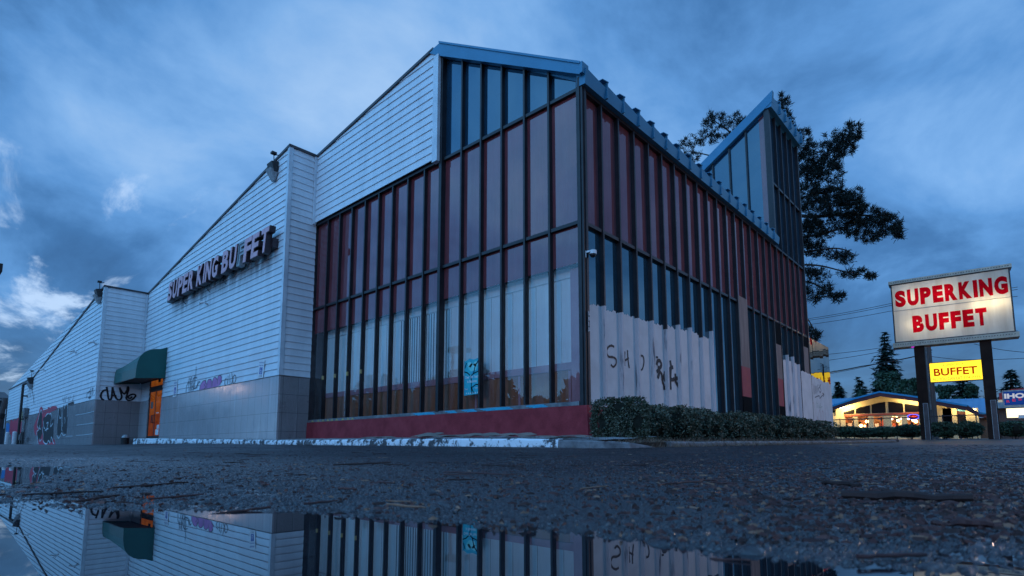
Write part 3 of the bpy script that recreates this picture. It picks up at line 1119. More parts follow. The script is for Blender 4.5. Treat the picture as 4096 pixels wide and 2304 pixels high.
# ---------------- glass tower
def ttop(y): return 14.40 - .665 * (y - Y0)
TY = [0.0, 0.42, 0.97, 1.70, 2.447, 3.20, 3.95, 4.6]
for i in range(len(TY) - 1):
    a, b_ = Y0 + TY[i], Y0 + TY[i + 1]
    z0 = 8.8 + .65 * TY[i] - .3
    pane('tower_pane', 'X', XT + .07, a, b_, z0, ttop(a), 'spandrel' if i == 0 else 'bluepane', ttop(b_), tilt=.8)
    if i >= 1 and i < len(TY) - 2:
        y = Y0 + TY[i + 1]
        PT('mullion', MB().box(XT - .02, y - .03, z0 - .2, XT + .09, y + .03, ttop(y)), 'bronze')
TX = [XT + .06, SX[18], SX[19], SX[20], SX[21], XE - .05]
for i in range(5):
    pane('tower_pane', 'Y', GY, TX[i], TX[i + 1], SE, 11.15, 'bluepane', tilt=.8)
    pane('tower_pane', 'Y', GY, TX[i], TX[i + 1], 11.15, 14.3, 'bluepane', tilt=.8)
    if i:
        PT('mullion', MB().box(TX[i] - .03, Y0 - FD, SE + .04, TX[i] + .03, GY + .03, 14.29), 'bronze')
PT('corner_post', MB().box(XT - .06, Y0 - .03, SE + .3, XT + .10, GY + .08, 14.4), 'bronze')
PT('transom', MB().box(XT + .101, Y0 + .01, 11.10, XE - .051, GY + .02, 11.19), 'bronze')
mb = MB()
mb.prism([(XT - .14, Y0 - .20, 14.50), (XT - .14, Y0 + 4.7, 11.27), (XT - .14, Y0 + 4.7, 11.72), (XT - .14, Y0 - .24, 14.98)], (.2, 0, 0))
PT('roof_cornice', mb, 'roofblue')
mb = MB()
mb.hexa([(XT - .12, Y0 - .16, 14.30), (XE + .06, Y0 - .16, 14.30), (XE + .06, Y0 + .1, 14.30), (XT - .12, Y0 + .1, 14.30)],
        [(XT - .12, Y0 - .23, 14.72), (XE + .06, Y0 - .24, 14.72), (XE + .06, Y0 + .1, 14.80), (XT - .12, Y0 + .1, 14.80)])
PT('roof_fascia', mb, 'roofblue')
for x in TX[1:] + [XE + .02]:
    mb = MB()
    mb.box(x - .03, Y0 - .27, 14.36, x + .02, Y0, 14.86)
    mb.box(x - .12, Y0 - .275, 14.861, x + .03, Y0, 14.89)
    PT('roof_rib', mb, 'roofblue')
mb = MB()
mb.prism([(XT + .07, Y0 + .05, 14.3), (XT + .07, Y0 + 4.7, 11.3), (XT + .07, Y0 + 4.7, 11.45), (XT + .07, Y0 + .05, 14.75)], (XE - XT - .07, 0, 0))
PT('roof', mb, 'roofblue')
mb = MB()
mb.prism([(XT + .12, Y0 + .12, 8.0), (XT + .12, Y0 + 4.6, 8.0), (XT + .12, Y0 + 4.6, 11.25), (XT + .12, Y0 + .12, 14.2)], (XE - XT - .3, 0, 0))
PT('inner_wall', mb, 'void')
mb = MB()
mb.box(XE - .02, Y0 + .1, 0, XE + .0, Y0 + 4.7, 14.2 - 3.0)
PT('rear_wall', mb, 'flash')

# ---------------- low mirrored wing at the end
WE = 31.08
n = 6
for i in range(n):
    a, b_ = XE + .06 + (WE - XE - .06) * i / n, XE + .06 + (WE - XE - .06) * (i + 1) / n
    for k, (za, zb) in enumerate(((3.2, 4.2), (4.2, 5.18))):
        pane('mirror_panel', 'Y', Y0, a + .004, b_ - .004, za, zb, 'mirror', tilt=3.2)
mb = MB()
mb.box(XE + .06, Y0 + .02, 0.2, WE, Y0 + 6, 5.16)
PT('wing_wall', mb, 'black')
mb = MB()
mb.face([(h, Y0 - .014, z) for h, z in ragged(XE + .06, WE, 0.3, 3.36, 26, .07)])
PT('paint_coat', mb, 'paint_white')

# ---------------- double door in the wing
dx = X1 + .02
mb = MB()
for y in (DOOR[0], DOOR[1] - .094):
    mb.box(dx - .02, y + .002, .6, dx + .03, y + .09, 4.0)
mb.box(dx - .02, DOOR[0] + .16, 3.18, dx + .03, DOOR[1] - .16, 3.34)
mb.box(dx - .02, DOOR[0] + .16, 3.9, dx + .03, DOOR[1] - .16, 4.0)
PT('door_frame', mb, 'black')
M['amber_room'] = pmat('amber_lit_lobby', (0.80, 0.36, 0.09), (0.65, 0.25, 0.06), 1.6, 0.8)
M['red_counter'] = pmat('red_lobby_counter', (0.50, 0.10, 0.045), (0.38, 0.07, 0.04), 1.6, 0.7)
m, t, out = new_mat('self_glowing_door_glass')  # panes emit amber themselves, imitating a lit lobby behind them
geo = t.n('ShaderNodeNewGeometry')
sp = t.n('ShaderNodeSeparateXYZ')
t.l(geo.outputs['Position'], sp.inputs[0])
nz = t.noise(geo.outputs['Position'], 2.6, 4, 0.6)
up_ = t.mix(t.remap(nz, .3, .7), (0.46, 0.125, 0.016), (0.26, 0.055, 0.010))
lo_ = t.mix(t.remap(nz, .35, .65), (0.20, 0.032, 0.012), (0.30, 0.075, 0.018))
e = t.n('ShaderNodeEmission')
t.l(t.mix(t.remap(sp.outputs[2], 1.86, 1.90), lo_, up_), e.inputs[0])  # glow colour painted by height: redder below, amber above
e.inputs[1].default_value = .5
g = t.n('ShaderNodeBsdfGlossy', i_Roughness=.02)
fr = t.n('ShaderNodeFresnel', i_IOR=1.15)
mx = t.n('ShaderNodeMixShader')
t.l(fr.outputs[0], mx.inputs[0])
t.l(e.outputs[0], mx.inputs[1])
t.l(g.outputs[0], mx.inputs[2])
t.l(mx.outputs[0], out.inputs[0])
M['door_glow'] = m
for a, b_ in ((DOOR[0] + .095, 32.56), (32.56, DOOR[1] - .095)):
    mb = MB()
    mb.box(dx - .01, a, .62, dx + .01, a + .05, 3.18)
    mb.box(dx - .01, b_ - .05, .62, dx + .01, b_, 3.18)
    mb.box(dx - .01, a + .085, .62, dx + .01, b_ - .085, .80)
    mb.box(dx - .01, a + .085, 3.06, dx + .01, b_ - .085, 3.18)
    d = PT('door', mb, 'black')
    PT('door_glass', MB().box(dx - .002, a + .05, .80, dx + .002, b_ - .05, 3.06), 'door_glow', d)
    hy = a + .12 if a > 32 else b_ - .12
    mb = MB().tube([(dx - .03, hy, 1.45), (dx - .11, hy, 1.47), (dx - .11, hy, 1.83), (dx - .03, hy, 1.85)], .022, 6)
    PT('handle', mb, 'black', d)
    if a < 32:
        PT('door_notice', MB().box(dx - .012, a + .16, .84, dx - .008, b_ - .30, 1.12).box(dx - .012, a + .14, 1.14, dx - .008, b_ - .48, 1.34), 'white', d)
        PT('door_notice', MB().box(dx - .012, a + .35, 1.93, dx - .008, b_ - .22, 1.97), 'white', d)
    else:
        PT('door_notice', MB().box(dx - .012, a + .35, 2.2, dx - .008, b_ - .22, 2.55), 'plywood', d)
PT('transom_glass', MB().box(dx - .006, DOOR[0] + .16, 3.34, dx + .006, DOOR[1] - .16, 3.9), 'door_glow')
PT('transom_notice', MB().box(dx - .02, 31.95, 3.5, dx - .012, 32.3, 3.86), 'spray')
# lobby
mb = MB()
mb.box(dx + 1.6, DOOR[0] - .02, .6, dx + 1.65, DOOR[1] + .02, 4.0)
mb.box(dx + .1, DOOR[0] - .03, .6, dx + 1.6, DOOR[0] - .0, 4.0)
mb.box(dx + .1, DOOR[1] + .0, .6, dx + 1.6, DOOR[1] + .03, 4.0)
mb.box(dx + .1, DOOR[0], 3.97, dx + 1.6, DOOR[1], 4.0)
lob = PT('lobby', mb, 'amber_room')
PT('lobby_counter', MB().box(dx + 1.2, DOOR[0] + .1, .6, dx + 1.55, DOOR[1] - .1, 2.0).box(dx + .1, DOOR[0] + .01, .58, dx + 1.6, DOOR[1] - .01, .62), 'red_counter', lob)
bulb_m = emat('warm_lamp', (1.0, 0.55, 0.2), 9.0)
PT('lobby_lamp', MB().ball((dx + .9, 32.6, 3.85), .09), bulb_m, lob)
ld = bpy.data.lights.new('lobby_light', 'POINT')
ld.energy = 30
ld.color = (1.0, 0.52, 0.2)
ld.shadow_soft_size = 0.12
lo = bpy.data.objects.new('lobby_light', ld)
COL.objects.link(lo)
lo.location = (dx + .7, 32.2, 3.3)

# ================================================================== GRAFFITI ON THE BUILDING
def crop(x0, y0, s):
    return lambda x, y: ((x0 + x / s) / SC, (y0 + y / s) / SC)


z5 = crop(350, 1350, 3.22)
z6 = crop(2300, 1000, 1.811)
zg = crop(3150, 1300, 2.8967)
z4 = crop(0, 1500, 4.14)
NRM = {'X': (-1, 0, 0), 'Y': (0, -1, 0)}


def sprayed(name, mat, cr, ax, c, width, strokes_):
    mb = MB()
    for k, s in enumerate(strokes_):
        stroke(mb, [U(*cr(x, y), ax, c - .0006 * k) for x, y in s], NRM[ax], width)
    return PT(name, mb, mat)


def blob(mb, cr, ax, c, pts):
    mb.face([U(*cr(x, y), ax, c) for x, y in pts])
    return mb


sprayed('graffiti', 'spray', z5, 'Y', YS - .036, .085, [
    [(243, 672), (205, 685), (176, 725), (172, 765), (190, 795), (215, 803)],
    [(246, 636), (256, 690), (262, 740), (272, 790), (292, 800), (304, 784)],
    [(322, 638), (334, 690), (352, 745), (372, 785), (398, 803)],
    [(322, 638), (318, 700), (312, 760), (302, 802)], [(308, 752), (340, 744), (372, 750)],
    [(412, 642), (428, 705), (440, 760), (425, 795), (398, 804)],
    [(412, 642), (448, 705), (478, 725), (505, 685), (520, 636), (528, 660), (510, 735), (498, 780), (522, 808), (572, 802), (618, 755), (604, 732), (556, 738), (520, 765), (538, 784), (562, 776), (572, 758)]])
sprayed('graffiti', 'spray_thin', z5, 'X', X1 - .034, .045, [
    [(1266, 720), (1275, 630), (1298, 572), (1308, 592)], [(1310, 512), (1304, 600), (1308, 705)], [(1340, 500), (1330, 600), (1335, 690)],
    [(1400, 370), (1388, 520), (1362, 680)], [(1412, 520), (1368, 522), (1345, 600), (1360, 650), (1402, 640), (1422, 560)],
    [(1418, 612), (1434, 568), (1450, 582)], [(1322, 520), (1330, 700)], [(1380, 480), (1352, 690)]])
sprayed('graffiti', 'spray_grey', z5, 'X', X1 - .034, .04, [
    [(1790, 520), (1766, 556), (1770, 606), (1800, 615)], [(1812, 490), (1800, 600)], [(1830, 470), (1835, 600)], [(1855, 450), (1866, 540), (1850, 600)],
    [(1892, 480), (1910, 505), (1900, 570), (1876, 590), (1868, 530), (1890, 482)]])
mb = MB()
blob(mb, z5, 'X', X1 - .0325, [(1436, 694), (1448, 640), (1466, 585), (1490, 560), (1520, 556), (1534, 590), (1545, 560), (1570, 536), (1594, 540), (1604, 566), (1615, 540), (1640, 512), (1664, 520), (1672, 545), (1680, 505), (1705, 487), (1727, 500), (1728, 560), (1700, 615), (1662, 634)])
PT('graffiti', mb, 'spray_pink')
sprayed('graffiti', 'spray_grey', z5, 'X', X1 - .0335, .035, [
    [(1440, 690), (1452, 620), (1488, 562), (1522, 558), (1530, 600)], [(1536, 650), (1545, 560), (1580, 536), (1600, 570), (1592, 640)],
    [(1606, 630), (1616, 540), (1645, 512), (1664, 540)], [(1672, 600), (1680, 505), (1712, 488), (1728, 520)], [(1500, 600), (1520, 640), (1500, 660)], [(1524, 520), (1522, 600)]])
sprayed('graffiti', 'spray', z6, 'Y', Y0 + .086, .052, [
    [(284, 702), (262, 692), (238, 708), (230, 742), (244, 772), (275, 776), (297, 792), (297, 826), (278, 846), (260, 830)],
    [(362, 735), (359, 790), (360, 840)], [(381, 725), (384, 790), (394, 856)], [(360, 802), (390, 782)], [(478, 765), (494, 772), (500, 812), (490, 858), (478, 870)],
    [(586, 776), (602, 778)]])
sprayed('graffiti', 'spray', z6, 'Y', Y0 + .085, .10, [
    [(592, 835), (600, 803), (618, 806), (625, 838), (604, 868), (592, 885)], [(602, 840), (612, 880), (600, 930)], [(604, 868), (628, 900), (636, 955), (648, 985)],
    [(652, 885), (644, 920), (655, 950)], [(690, 800), (696, 850), (692, 930), (694, 1012)], [(712, 848), (686, 862), (682, 918), (706, 940), (722, 930)],
    [(726, 895), (732, 950)], [(744, 925), (728, 945), (748, 985), (756, 1006)], [(640, 1000), (700, 990)]])
sprayed('graffiti', 'spray_grey', zg, 'Y', Y0 - .016, .05, [
    [(295, 680), (300, 740), (308, 805)], [(312, 700), (318, 800), (330, 705), (338, 795)], [(350, 690), (345, 780)], [(362, 690), (372, 720), (358, 740), (376, 785)], [(388, 682), (378, 720), (390, 760), (376, 785)],
    [(318, 840), (345, 826), (370, 822), (374, 850), (395, 826), (421, 802)], [(404, 790), (423, 802), (414, 832)]])
M['spray_rose'] = pmat('faint_red_spray', (0.40, 0.20, 0.20), (0.5, 0.4, 0.4), 6, 0.6)
M['spray_green'] = pmat('faint_green_spray', (0.22, 0.32, 0.24), (0.4, 0.42, 0.4), 6, 0.6)
sprayed('graffiti', 'spray_rose', zg, 'Y', Y0 - .016, .035, [
    [(290, 950), (292, 905), (304, 908), (318, 980), (322, 1120)], [(350, 1110), (358, 1040), (378, 985), (386, 1120)], [(396, 1090), (402, 1005), (414, 1010), (420, 1120)], [(432, 915), (437, 1010), (438, 1125)], [(345, 1060), (350, 1120)]])
sprayed('graffiti', 'spray_green', zg, 'Y', Y0 - .0165, .035, [
    [(334, 880), (338, 965)], [(340, 905), (352, 915), (345, 960)], [(358, 925), (366, 965), (374, 925)], [(384, 900), (382, 985)], [(370, 960), (405, 945)]])
# big pieces on the far wall
c = X2 - .04
PT('graffiti', blob(MB(), z4, 'X', c, [(560, 860), (590, 770), (640, 650), (660, 545), (685, 520), (705, 545), (706, 590), (790, 560), (800, 530), (830, 545), (860, 515), (930, 515), (948, 545), (930, 575), (840, 610), (830, 1000), (905, 1080), (918, 1160), (640, 1172), (632, 1010), (590, 1000), (566, 940)]), 'spray_red')
PT('graffiti', blob(MB(), z4, 'X', c, [(150, 980), (170, 770), (190, 730), (215, 770), (245, 720), (262, 760), (300, 700), (330, 760), (350, 690), (365, 760), (345, 960), (200, 985)]), 'spray_red')
PT('graffiti', blob(MB(), z4, 'X', c, [(185, 985), (205, 985), (205, 1170), (190, 1170)]), 'spray_red')

PT('graffiti', blob(MB(), z4, 'X', c - .004, [(612, 960), (640, 905), (618, 840), (640, 700), (662, 620), (685, 590), (698, 680), (690, 860), (700, 960), (662, 1075), (632, 1060)]), 'spray')
PT('graffiti', blob(MB(), z4, 'X', c - .004, [(700, 880), (712, 720), (745, 690), (765, 655), (800, 640), (835, 640), (852, 700), (850, 740), (900, 735), (880, 850), (885, 960), (868, 1100), (840, 1120), (790, 1140), (735, 1115), (712, 1050)]), 'spray')
PT('graffiti', blob(MB(), z4, 'X', c - .004, [(945, 990), (950, 800), (962, 700), (972, 580), (995, 530), (1015, 540), (1030, 600), (1036, 540), (1052, 505), (1070, 520), (1085, 495), (1112, 490), (1118, 560), (1112, 760), (1098, 960), (1078, 985), (1040, 940), (1010, 960), (985, 1005)]), 'spray')
PT('graffiti', blob(MB(), z4, 'X', c - .004, [(1125, 470), (1215, 435), (1222, 480), (1130, 510)]), 'spray')

sprayed('graffiti', 'spray_white', z4, 'X', c - .007, .09, [
    [(632, 1172), (622, 1050), (606, 945), (640, 900), (616, 830), (645, 690), (668, 600), (688, 585), (697, 640)], [(660, 830), (650, 870), (670, 900)], [(655, 1050), (660, 1095), (688, 1062)],
    [(698, 870), (715, 990), (712, 1080), (735, 1125), (775, 1140), (800, 1085), (830, 1120), (850, 1030), (880, 1120), (895, 1130)], [(716, 760), (728, 870), (745, 880)],
    [(770, 800), (800, 790), (775, 880), (800, 890)], [(750, 690), (775, 650), (805, 640)], [(815, 650), (840, 640), (850, 700), (835, 850), (875, 800)], [(745, 920), (770, 900), (770, 940)]])
sprayed('graffiti', 'spray_white', z4, 'X', c - .007, .075, [
    [(950, 800), (962, 690), (975, 560), (1000, 535), (1015, 600), (1018, 860), (1030, 930)], [(985, 670), (990, 715), (1015, 700)], [(1035, 860), (1040, 540), (1060, 505), (1072, 560)],
    [(1070, 700), (1078, 760), (1070, 800)], [(1075, 530), (1095, 490), (1118, 510), (1112, 700)], [(942, 1000), (970, 1045), (995, 1010), (1020, 960), (1050, 1000), (1085, 985)]])
sprayed('graffiti', 'spray_white', z4, 'X', c - .006, .03, [[(1250, 665), (1400, 640), (1560, 600)], [(1270, 830), (1400, 815), (1560, 790)], [(1260, 1000), (1400, 990), (1540, 970)], [(1090, 1015), (1200, 1010)]])
PT('graffiti', blob(MB(), z4, 'X', c, [(104, 1000), (100, 850), (108, 800), (140, 795), (160, 815), (155, 900), (130, 1050), (112, 1050)]), 'spray_blue')

PT('graffiti', blob(MB(), z4, 'X', c - .004, [(300, 775), (310, 710), (330, 640), (350, 540), (368, 540), (372, 640), (362, 770)]), 'spray_yellow')

sprayed('graffiti', 'spray_thin', z4, 'X', c + .004, .07, [
    [(1440, 280), (1432, 380)], [(1450, 300), (1490, 270), (1480, 400)], [(1500, 220), (1505, 330)], [(1520, 280), (1535, 210), (1532, 330)], [(1460, 380), (1500, 360)],
    [(1040, 370), (1050, 450)], [(1070, 360), (1080, 450)], [(1100, 350), (1090, 380)], [(1130, 360), (1135, 430)], [(1160, 340), (1150, 420)], [(1200, 390), (1205, 430)], [(1220, 320), (1212, 400)],
    [(520, 220), (545, 330), (560, 480)], [(495, 260), (500, 370)], [(570, 320), (555, 420)]])
PT('graffiti', MB().box(X2 - .30, 44, .2, X2 - .04, 68, .40), 'paint_white')

# ================================================================== THINGS FIXED TO THE BUILDING
# channel-letter sign
sgn = thing('channel_letter_sign', 'row of faded mauve channel letters reading SUPER KING BUFFET along the sooty clapboard wall', 'sign', (X1, 25.5, 7.5))
XF = X1 - .42
cs = crop(640, 860, 3.623)
def yl(px, f):          # position along the sign of a letter edge read at mid height
    py = (1118 - 262 * 0) + (340 - 1118) * (px - 150) / (1525 - 150)
    return U(*cs(px, py), 'X', XF)[1]
M['lface'] = pmat('faded_mauve_acrylic', (0.66, 0.36, 0.40), (0.52, 0.27, 0.31), 6, 0.45)
M['lcan'] = pmat('dark_letter_can', (0.030, 0.018, 0.024), (0.05, 0.03, 0.035), 6, 0.5)
M['lopen'] = pmat('bare_letter_can', (0.34, 0.38, 0.40), (0.20, 0.23, 0.25), 12, 0.5)
LET = [('S', 122, 186), ('U', 192, 258), ('P', 264, 338), ('E', 336, 412), ('R', 416, 498), ('K', 540, 628), ('I', 636, 660), ('N', 664, 756), ('G', 762, 852),
       ('B', 905, 1004), ('U', 1012, 1120), ('F', 1128, 1232), ('F', 1222, 1338), ('E', 1332, 1448), ('T', 1466, 1588)]
for k, (ch, a, b_) in enumerate(LET):
    ya, yb = yl(a, 0), yl(b_, 0)
    z0 = 7.22 - .10 * (a - 120) / 1470
    h = .93
    wv = (ya - yb)
    opn = (k == 11)
    mb = MB()
    add_text(mb, ch, (X1 - .22, ya + .05, z0), (0, -1, 0), (0, 0, 1), wv * .95, h, .21, .05, .13)
    L = PT('letter', mb, 'lopen' if opn else 'lcan', sgn)
    if not opn:
        mb = MB()
        add_text(mb, ch, (X1 - .434, ya + .03, z0 + .02), (0, -1, 0), (0, 0, 1), wv * .95 - .05, h - .04, .012, .034, .13)
        PT('letter_face', mb, 'lface', L)
    else:
        L['label'] = 'letter F with its face missing'
        mb = MB()
        add_text(mb, ch, (X1 - .432, ya - .03, z0 + .08), (0, -1, 0), (0, 0, 1), wv * .93 - .16, h - .16, .006, -.02, .13)
        PT('letter_inside', mb, 'lcan', L)
mb = MB()
mb.box(X1 - .22, 19.45, 7.36, X1 - .0, 31.0, 7.70)
PT('raceway', mb, 'lcan', sgn)
mb = MB()
for y in (29.0, 26.0, 24.2):
    mb.tube([(X1 - .1, y, 7.4), (X1 - .16, y - .1, 7.1), (X1 - .04, y - .15, 6.95)], .018, 5)
PT('cable', mb, 'black', sgn)

# awning over the door
axf = U(341, 940, 'Y', 31.15)[0]
awn = thing('awning', 'dark green curved vinyl awning over the amber lit double door', 'awning', (X1, 33.1, 3.6))
prof = [(U(px, py, 'Y', 31.15)[0], U(px, py, 'Y', 31.15)[2]) for px, py in ((340, 951), (343, 925), (347, 908), (353, 896), (362, 887), (374, 881), (388, 878), (404, 878))]
prof = [(min(x, X1 - .05), z) for x, z in prof] + [(X1 - .03, 5.16), (X1 - .03, 3.62)]
zcap = U(301, 926, 'X', axf)[2]
mb = MB()
for a, b_ in zip(prof[:-2], prof[1:-1]):
    mb.face([(a[0], 31.15, a[1]), (b_[0], 31.15, b_[1]), (b_[0], 35.02, min(b_[1], zcap)), (a[0], 35.02, min(a[1], zcap))])
PT('canopy', mb, 'awning', awn, smooth=False)
mb = MB()
PT('end_panel', MB().face([(x, 31.152, z) for x, z in prof]), 'awning', awn)
PT('end_panel', MB().face([(x, 35.02, min(z, zcap)) for x, z in prof][::-1]), 'awning', awn)
mb = MB()
mb.tube([(prof[0][0] + .02, 31.18, prof[0][1] + .02), (prof[0][0] + .02, 35.0, prof[0][1] + .02)], .025, 6)
mb.tube([(prof[0][0] + .02, 31.18, prof[0][1] + .02), (X1 - .03, 31.18, 3.64)], .025, 6)
mb.tube([(X1 - .06, 31.18, 3.64), (X1 - .06, 35.0, 3.64)], .025, 6)
PT('frame', mb, 'black', awn)
mb = MB()
mb.box(prof[0][0] + .04, 31.2, 3.66, X1 - .04, 35.0, 3.68)
PT('soffit', mb, 'black', awn)

# wall lights
def wall_pack(cx, y, z, label, s=1.0):
    t_ = thing('wall_light', label, 'wall light', (cx, y, z), group='wall lights high on the clapboard wings')
    mb = MB()
    mb.hexa([(cx - .16 * s, y - .22 * s, z + .0), (cx, y - .22 * s, z), (cx, y + .22 * s, z), (cx - .16 * s, y + .22 * s, z)],
            [(cx - .26 * s, y - .20 * s, z + .36 * s), (cx, y - .22 * s, z + .42 * s), (cx, y + .22 * s, z + .42 * s), (cx - .26 * s, y + .20 * s, z + .36 * s)])
    PT('housing', mb, 'black', t_)
    mb = MB()
    mb.hexa([(cx - .10 * s, y - .10 * s, z - .30 * s), (cx - .04, y - .10 * s, z - .30 * s), (cx - .04, y + .10 * s, z - .30 * s), (cx - .10 * s, y + .10 * s, z - .30 * s)],
            [(cx - .30 * s, y - .21 * s, z + .10 * s), (cx, y - .21 * s, z - .002), (cx, y + .21 * s, z - .002), (cx - .30 * s, y + .21 * s, z + .10 * s)])
    PT('lens', mb, 'lopen', t_)
    mb = MB()
    mb.tube([(cx - .08, y, z + .4 * s), (cx - .10, y, z + .72 * s), (cx + .1, y, z + .78 * s)], .02, 6)
    mb.box(cx - .2, y - .08, z + .74 * s, cx - .02, y + .08, z + .82 * s)
    PT('conduit', mb, 'black', t_)


wall_pack(X1 - .03, 19.95, 10.35, 'dark wall light on the corner of the middle wing above the letter T')
wall_pack(X2 - .03, 35.75, 8.12, 'dark wall light at the top corner of the far left wing beside the return wall', 1.1)
wall_pack(X2 - .03, 55.6, 5.05, 'distant wall light above the black vent pipe on the far left wing', 1.3)

# cameras
def bullet_cam(cx, y, z, label, mat='white', s=1.0):
    t_ = thing('security_camera', label, 'security camera', (cx, y, z), group='bullet cameras on the clapboard walls')
    PT('mount', MB().tube([(cx, y, z), (cx - .06 * s, y, z)], .05 * s, 10).tube([(cx - .06 * s, y, z), (cx - .12 * s, y, z + .05 * s)], .022 * s, 6), 'white', t_)
    PT('body', MB().tube([(cx - .10 * s, y - .05 * s, z + .08 * s), (cx - .24 * s, y + .12 * s, z + .03 * s)], .055 * s, 10), mat, t_)
    PT('lens', MB().tube([(cx - .24 * s, y + .121 * s, z + .03 * s), (cx - .255 * s, y + .14 * s, z + .025 * s)], .042 * s, 10), 'black', t_)


zz1 = crop(0, 1100, 1.9323)
p = U(*zz1(1605, 225), 'X', X1 - .03)
bullet_cam(X1 - .036, p[1], p[2], 'white bullet camera under the mauve letters on the middle wall', 'white', 1.0)
for (px, py), lab, mt in (((745, 530), 'white bullet camera nearest the corner of the far left wing', 'white'), ((590, 598), 'white bullet camera mid way along the far left wing', 'white'),
                          ((352, 740), 'small bullet camera farther along the far left wing near the roof edge', 'white'), ((215, 1100), 'small dark bullet camera low on the far left wing beside the red graffiti', 'black')):
    p = U(*zz1(px, py), 'X', X2 - .03)
    bullet_cam(X2 - .034, p[1], p[2], lab, mt, 1.15)
dc = thing('dome_camera', 'white dome camera on the dark corner post of the glass hall', 'security camera', (X0 + .06, Y0 + -0.0300, 4.4))
px_, pz_ = X0 + .07, 4.40
PT('bracket', MB().box(px_ - .06, Y0 - .045, pz_ - .06, px_ - .005, Y0 - .031, pz_ + .09).box(px_ - .05, Y0 - .13, pz_ + .045, px_ + .08, Y0 - .046, pz_ + .085), 'white', dc)
PT('housing', MB().tube([(px_ + .07, Y0 - .14, pz_ + .02), (px_ + .07, Y0 - .14, pz_ + .10), (px_ + .07, Y0 - .14, pz_ + .112)], [.085, .085, .06], 20), 'white', dc)
M['smoked'] = pmat('smoked_dome', (0.012, 0.010, 0.012), None, rough=0.05, spec=0.8)
PT('dome', MB().ball((px_ + .07, Y0 - .14, pz_ + .018), .072, .072, .075, 16, 8, -1, 0), 'smoked', dc, smooth=True)

# house number on the post
hn = thing('house_number', 'vertical white house number 5015 on the dark corner post', 'house number', (X0 + .02, Y0 + -0.0700, 2.9))
for k, ch in enumerate('5015'):
    z = 3.02 - .118 * k
    pl_ = PT('number_tile', MB().box(X0 + .024, Y0 + -0.0720, z, X0 + .088, Y0 + -0.0655, z + .11), 'black', hn)
    mb = MB()
    mb.box(X0 + .024, Y0 + -0.0740, z, X0 + .030, Y0 + -0.0721, z + .11).box(X0 + .082, Y0 + -0.0740, z, X0 + .088, Y0 + -0.0721, z + .11)
    add_text(mb, ch, (X0 + .036, Y0 + -0.0735, z + .016), (1, 0, 0), (0, 0, 1), .036 if ch != '1' else .014, .078, .001, .02)
    PT('digit', mb, 'white', pl_)

# accessible parking plates
M['signblue'] = pmat('sign_blue', (0.02, 0.07, 0.30), (0.03, 0.09, 0.33), 6, 0.45)
def placard(cx, y, z, w_, h_, tilt, label):
    t_ = thing('parking_sign', label, 'sign', (cx, y, z), group='accessible parking plates on the clapboard wall')
    Mx = Matrix.Translation((cx, y, z)) @ Matrix.Rotation(tilt, 4, 'X')
    def part(name, mb, mat, par=t_):
        mb.xform(Mx)
        return PT(name, mb, mat, par)
    pl_ = part('plate', MB().box(-.014, -w_ / 2, -h_ / 2, -.006, w_ / 2, h_ / 2), 'white')
    mb = MB()
    add_text(mb, 'RESERVED', (-.0155, w_ * .40, h_ * .30), (0, -1, 0), (0, 0, 1), w_ * .8, h_ * .085, .001, -.01)
    add_text(mb, 'PARKING', (-.0155, w_ * .40, h_ * .14), (0, -1, 0), (0, 0, 1), w_ * .8, h_ * .085, .001, -.01)
    part('lettering', mb, 'signblue', pl_)
    part('emblem', MB().box(-.0158, -w_ * .26, -h_ * .30, -.0145, w_ * .26, h_ * .08), 'signblue', pl_)
    mb = MB()
    q = lambda a, b_: (-.0166, -a * w_, b_ * h_)
    stroke(mb, [q(-.04, .03), q(-.03, -.09), q(.09, -.10), q(.13, -.20), q(.17, -.20)], (-1, 0, 0), w_ * .06, False)
    stroke(mb, [q(-.07, -.08), q(-.13, -.15), q(-.08, -.23), q(.02, -.24), q(.08, -.18)], (-1, 0, 0), w_ * .05)
    stroke(mb, [q(-.05, .065), q(-.03, .045)], (-1, 0, 0), w_ * .08, False)
    part('wheelchair_symbol', mb, 'white', pl_)
    mb = MB()
    for zz_ in (-.36, -.42):
        stroke(mb, [q(-.3, zz_), q(.3, zz_)], (-1, 0, 0), h_ * .018, False)
    part('small_print', mb, 'spray_thin', pl_)


placard(X1 - .036, 20.30, 3.03, .46, .66, R(7), 'accessible parking plate tilted on the clapboards near the corner of the wing')
p = U(*zz1(1357, 878), 'X', X1 - .03)
placard(X1 - .036, p[1], p[2], .50, .78, R(0), 'smaller looking accessible parking plate between the awning and the pink graffiti')

# poster inside the glass
po = thing('poster', 'torn teal poster reading Over Ten Years in Business stuck inside the front glass', 'poster', (X0 + .02, Y0 + 3.6, 1.55))
M['poster'] = pmat('teal_poster_print', (0.012, 0.30, 0.42), (0.02, 0.42, 0.47), 5, 0.35)
M['poster2'] = pmat('poster_pale_print', (0.10, 0.52, 0.50), (0.28, 0.66, 0.66), 7, 0.35)
py0, py1 = Y0 + 3.335, Y0 + 3.95
mb = MB()
mb.face([(GX - .006, py1, 1.53), (GX - .006, py0, 1.55), (GX - .006, py0 + .0, 2.50), (GX - .006, py0 + .25, 2.46), (GX - .006, py1 - .2, 2.50), (GX - .006, py1 - .04, 2.44), (GX - .006, py1, 2.47)])
sheet = PT('sheet', mb, 'poster', po)
mb = MB()
for cy_, cz_, rr in ((.30, .72, .16), (.40, .80, .10), (.18, .80, .09)):
    mb.face([(GX - .0068, py0 + cy_ + rr * random.uniform(.7, 1.2) * math.cos(a), 1.54 + cz_ + rr * .8 * random.uniform(.7, 1.2) * math.sin(a)) for a in np.linspace(0, 2 * PI, 11)[:-1]][::-1])
PT('picture', mb, 'poster2', sheet)
mb = MB()
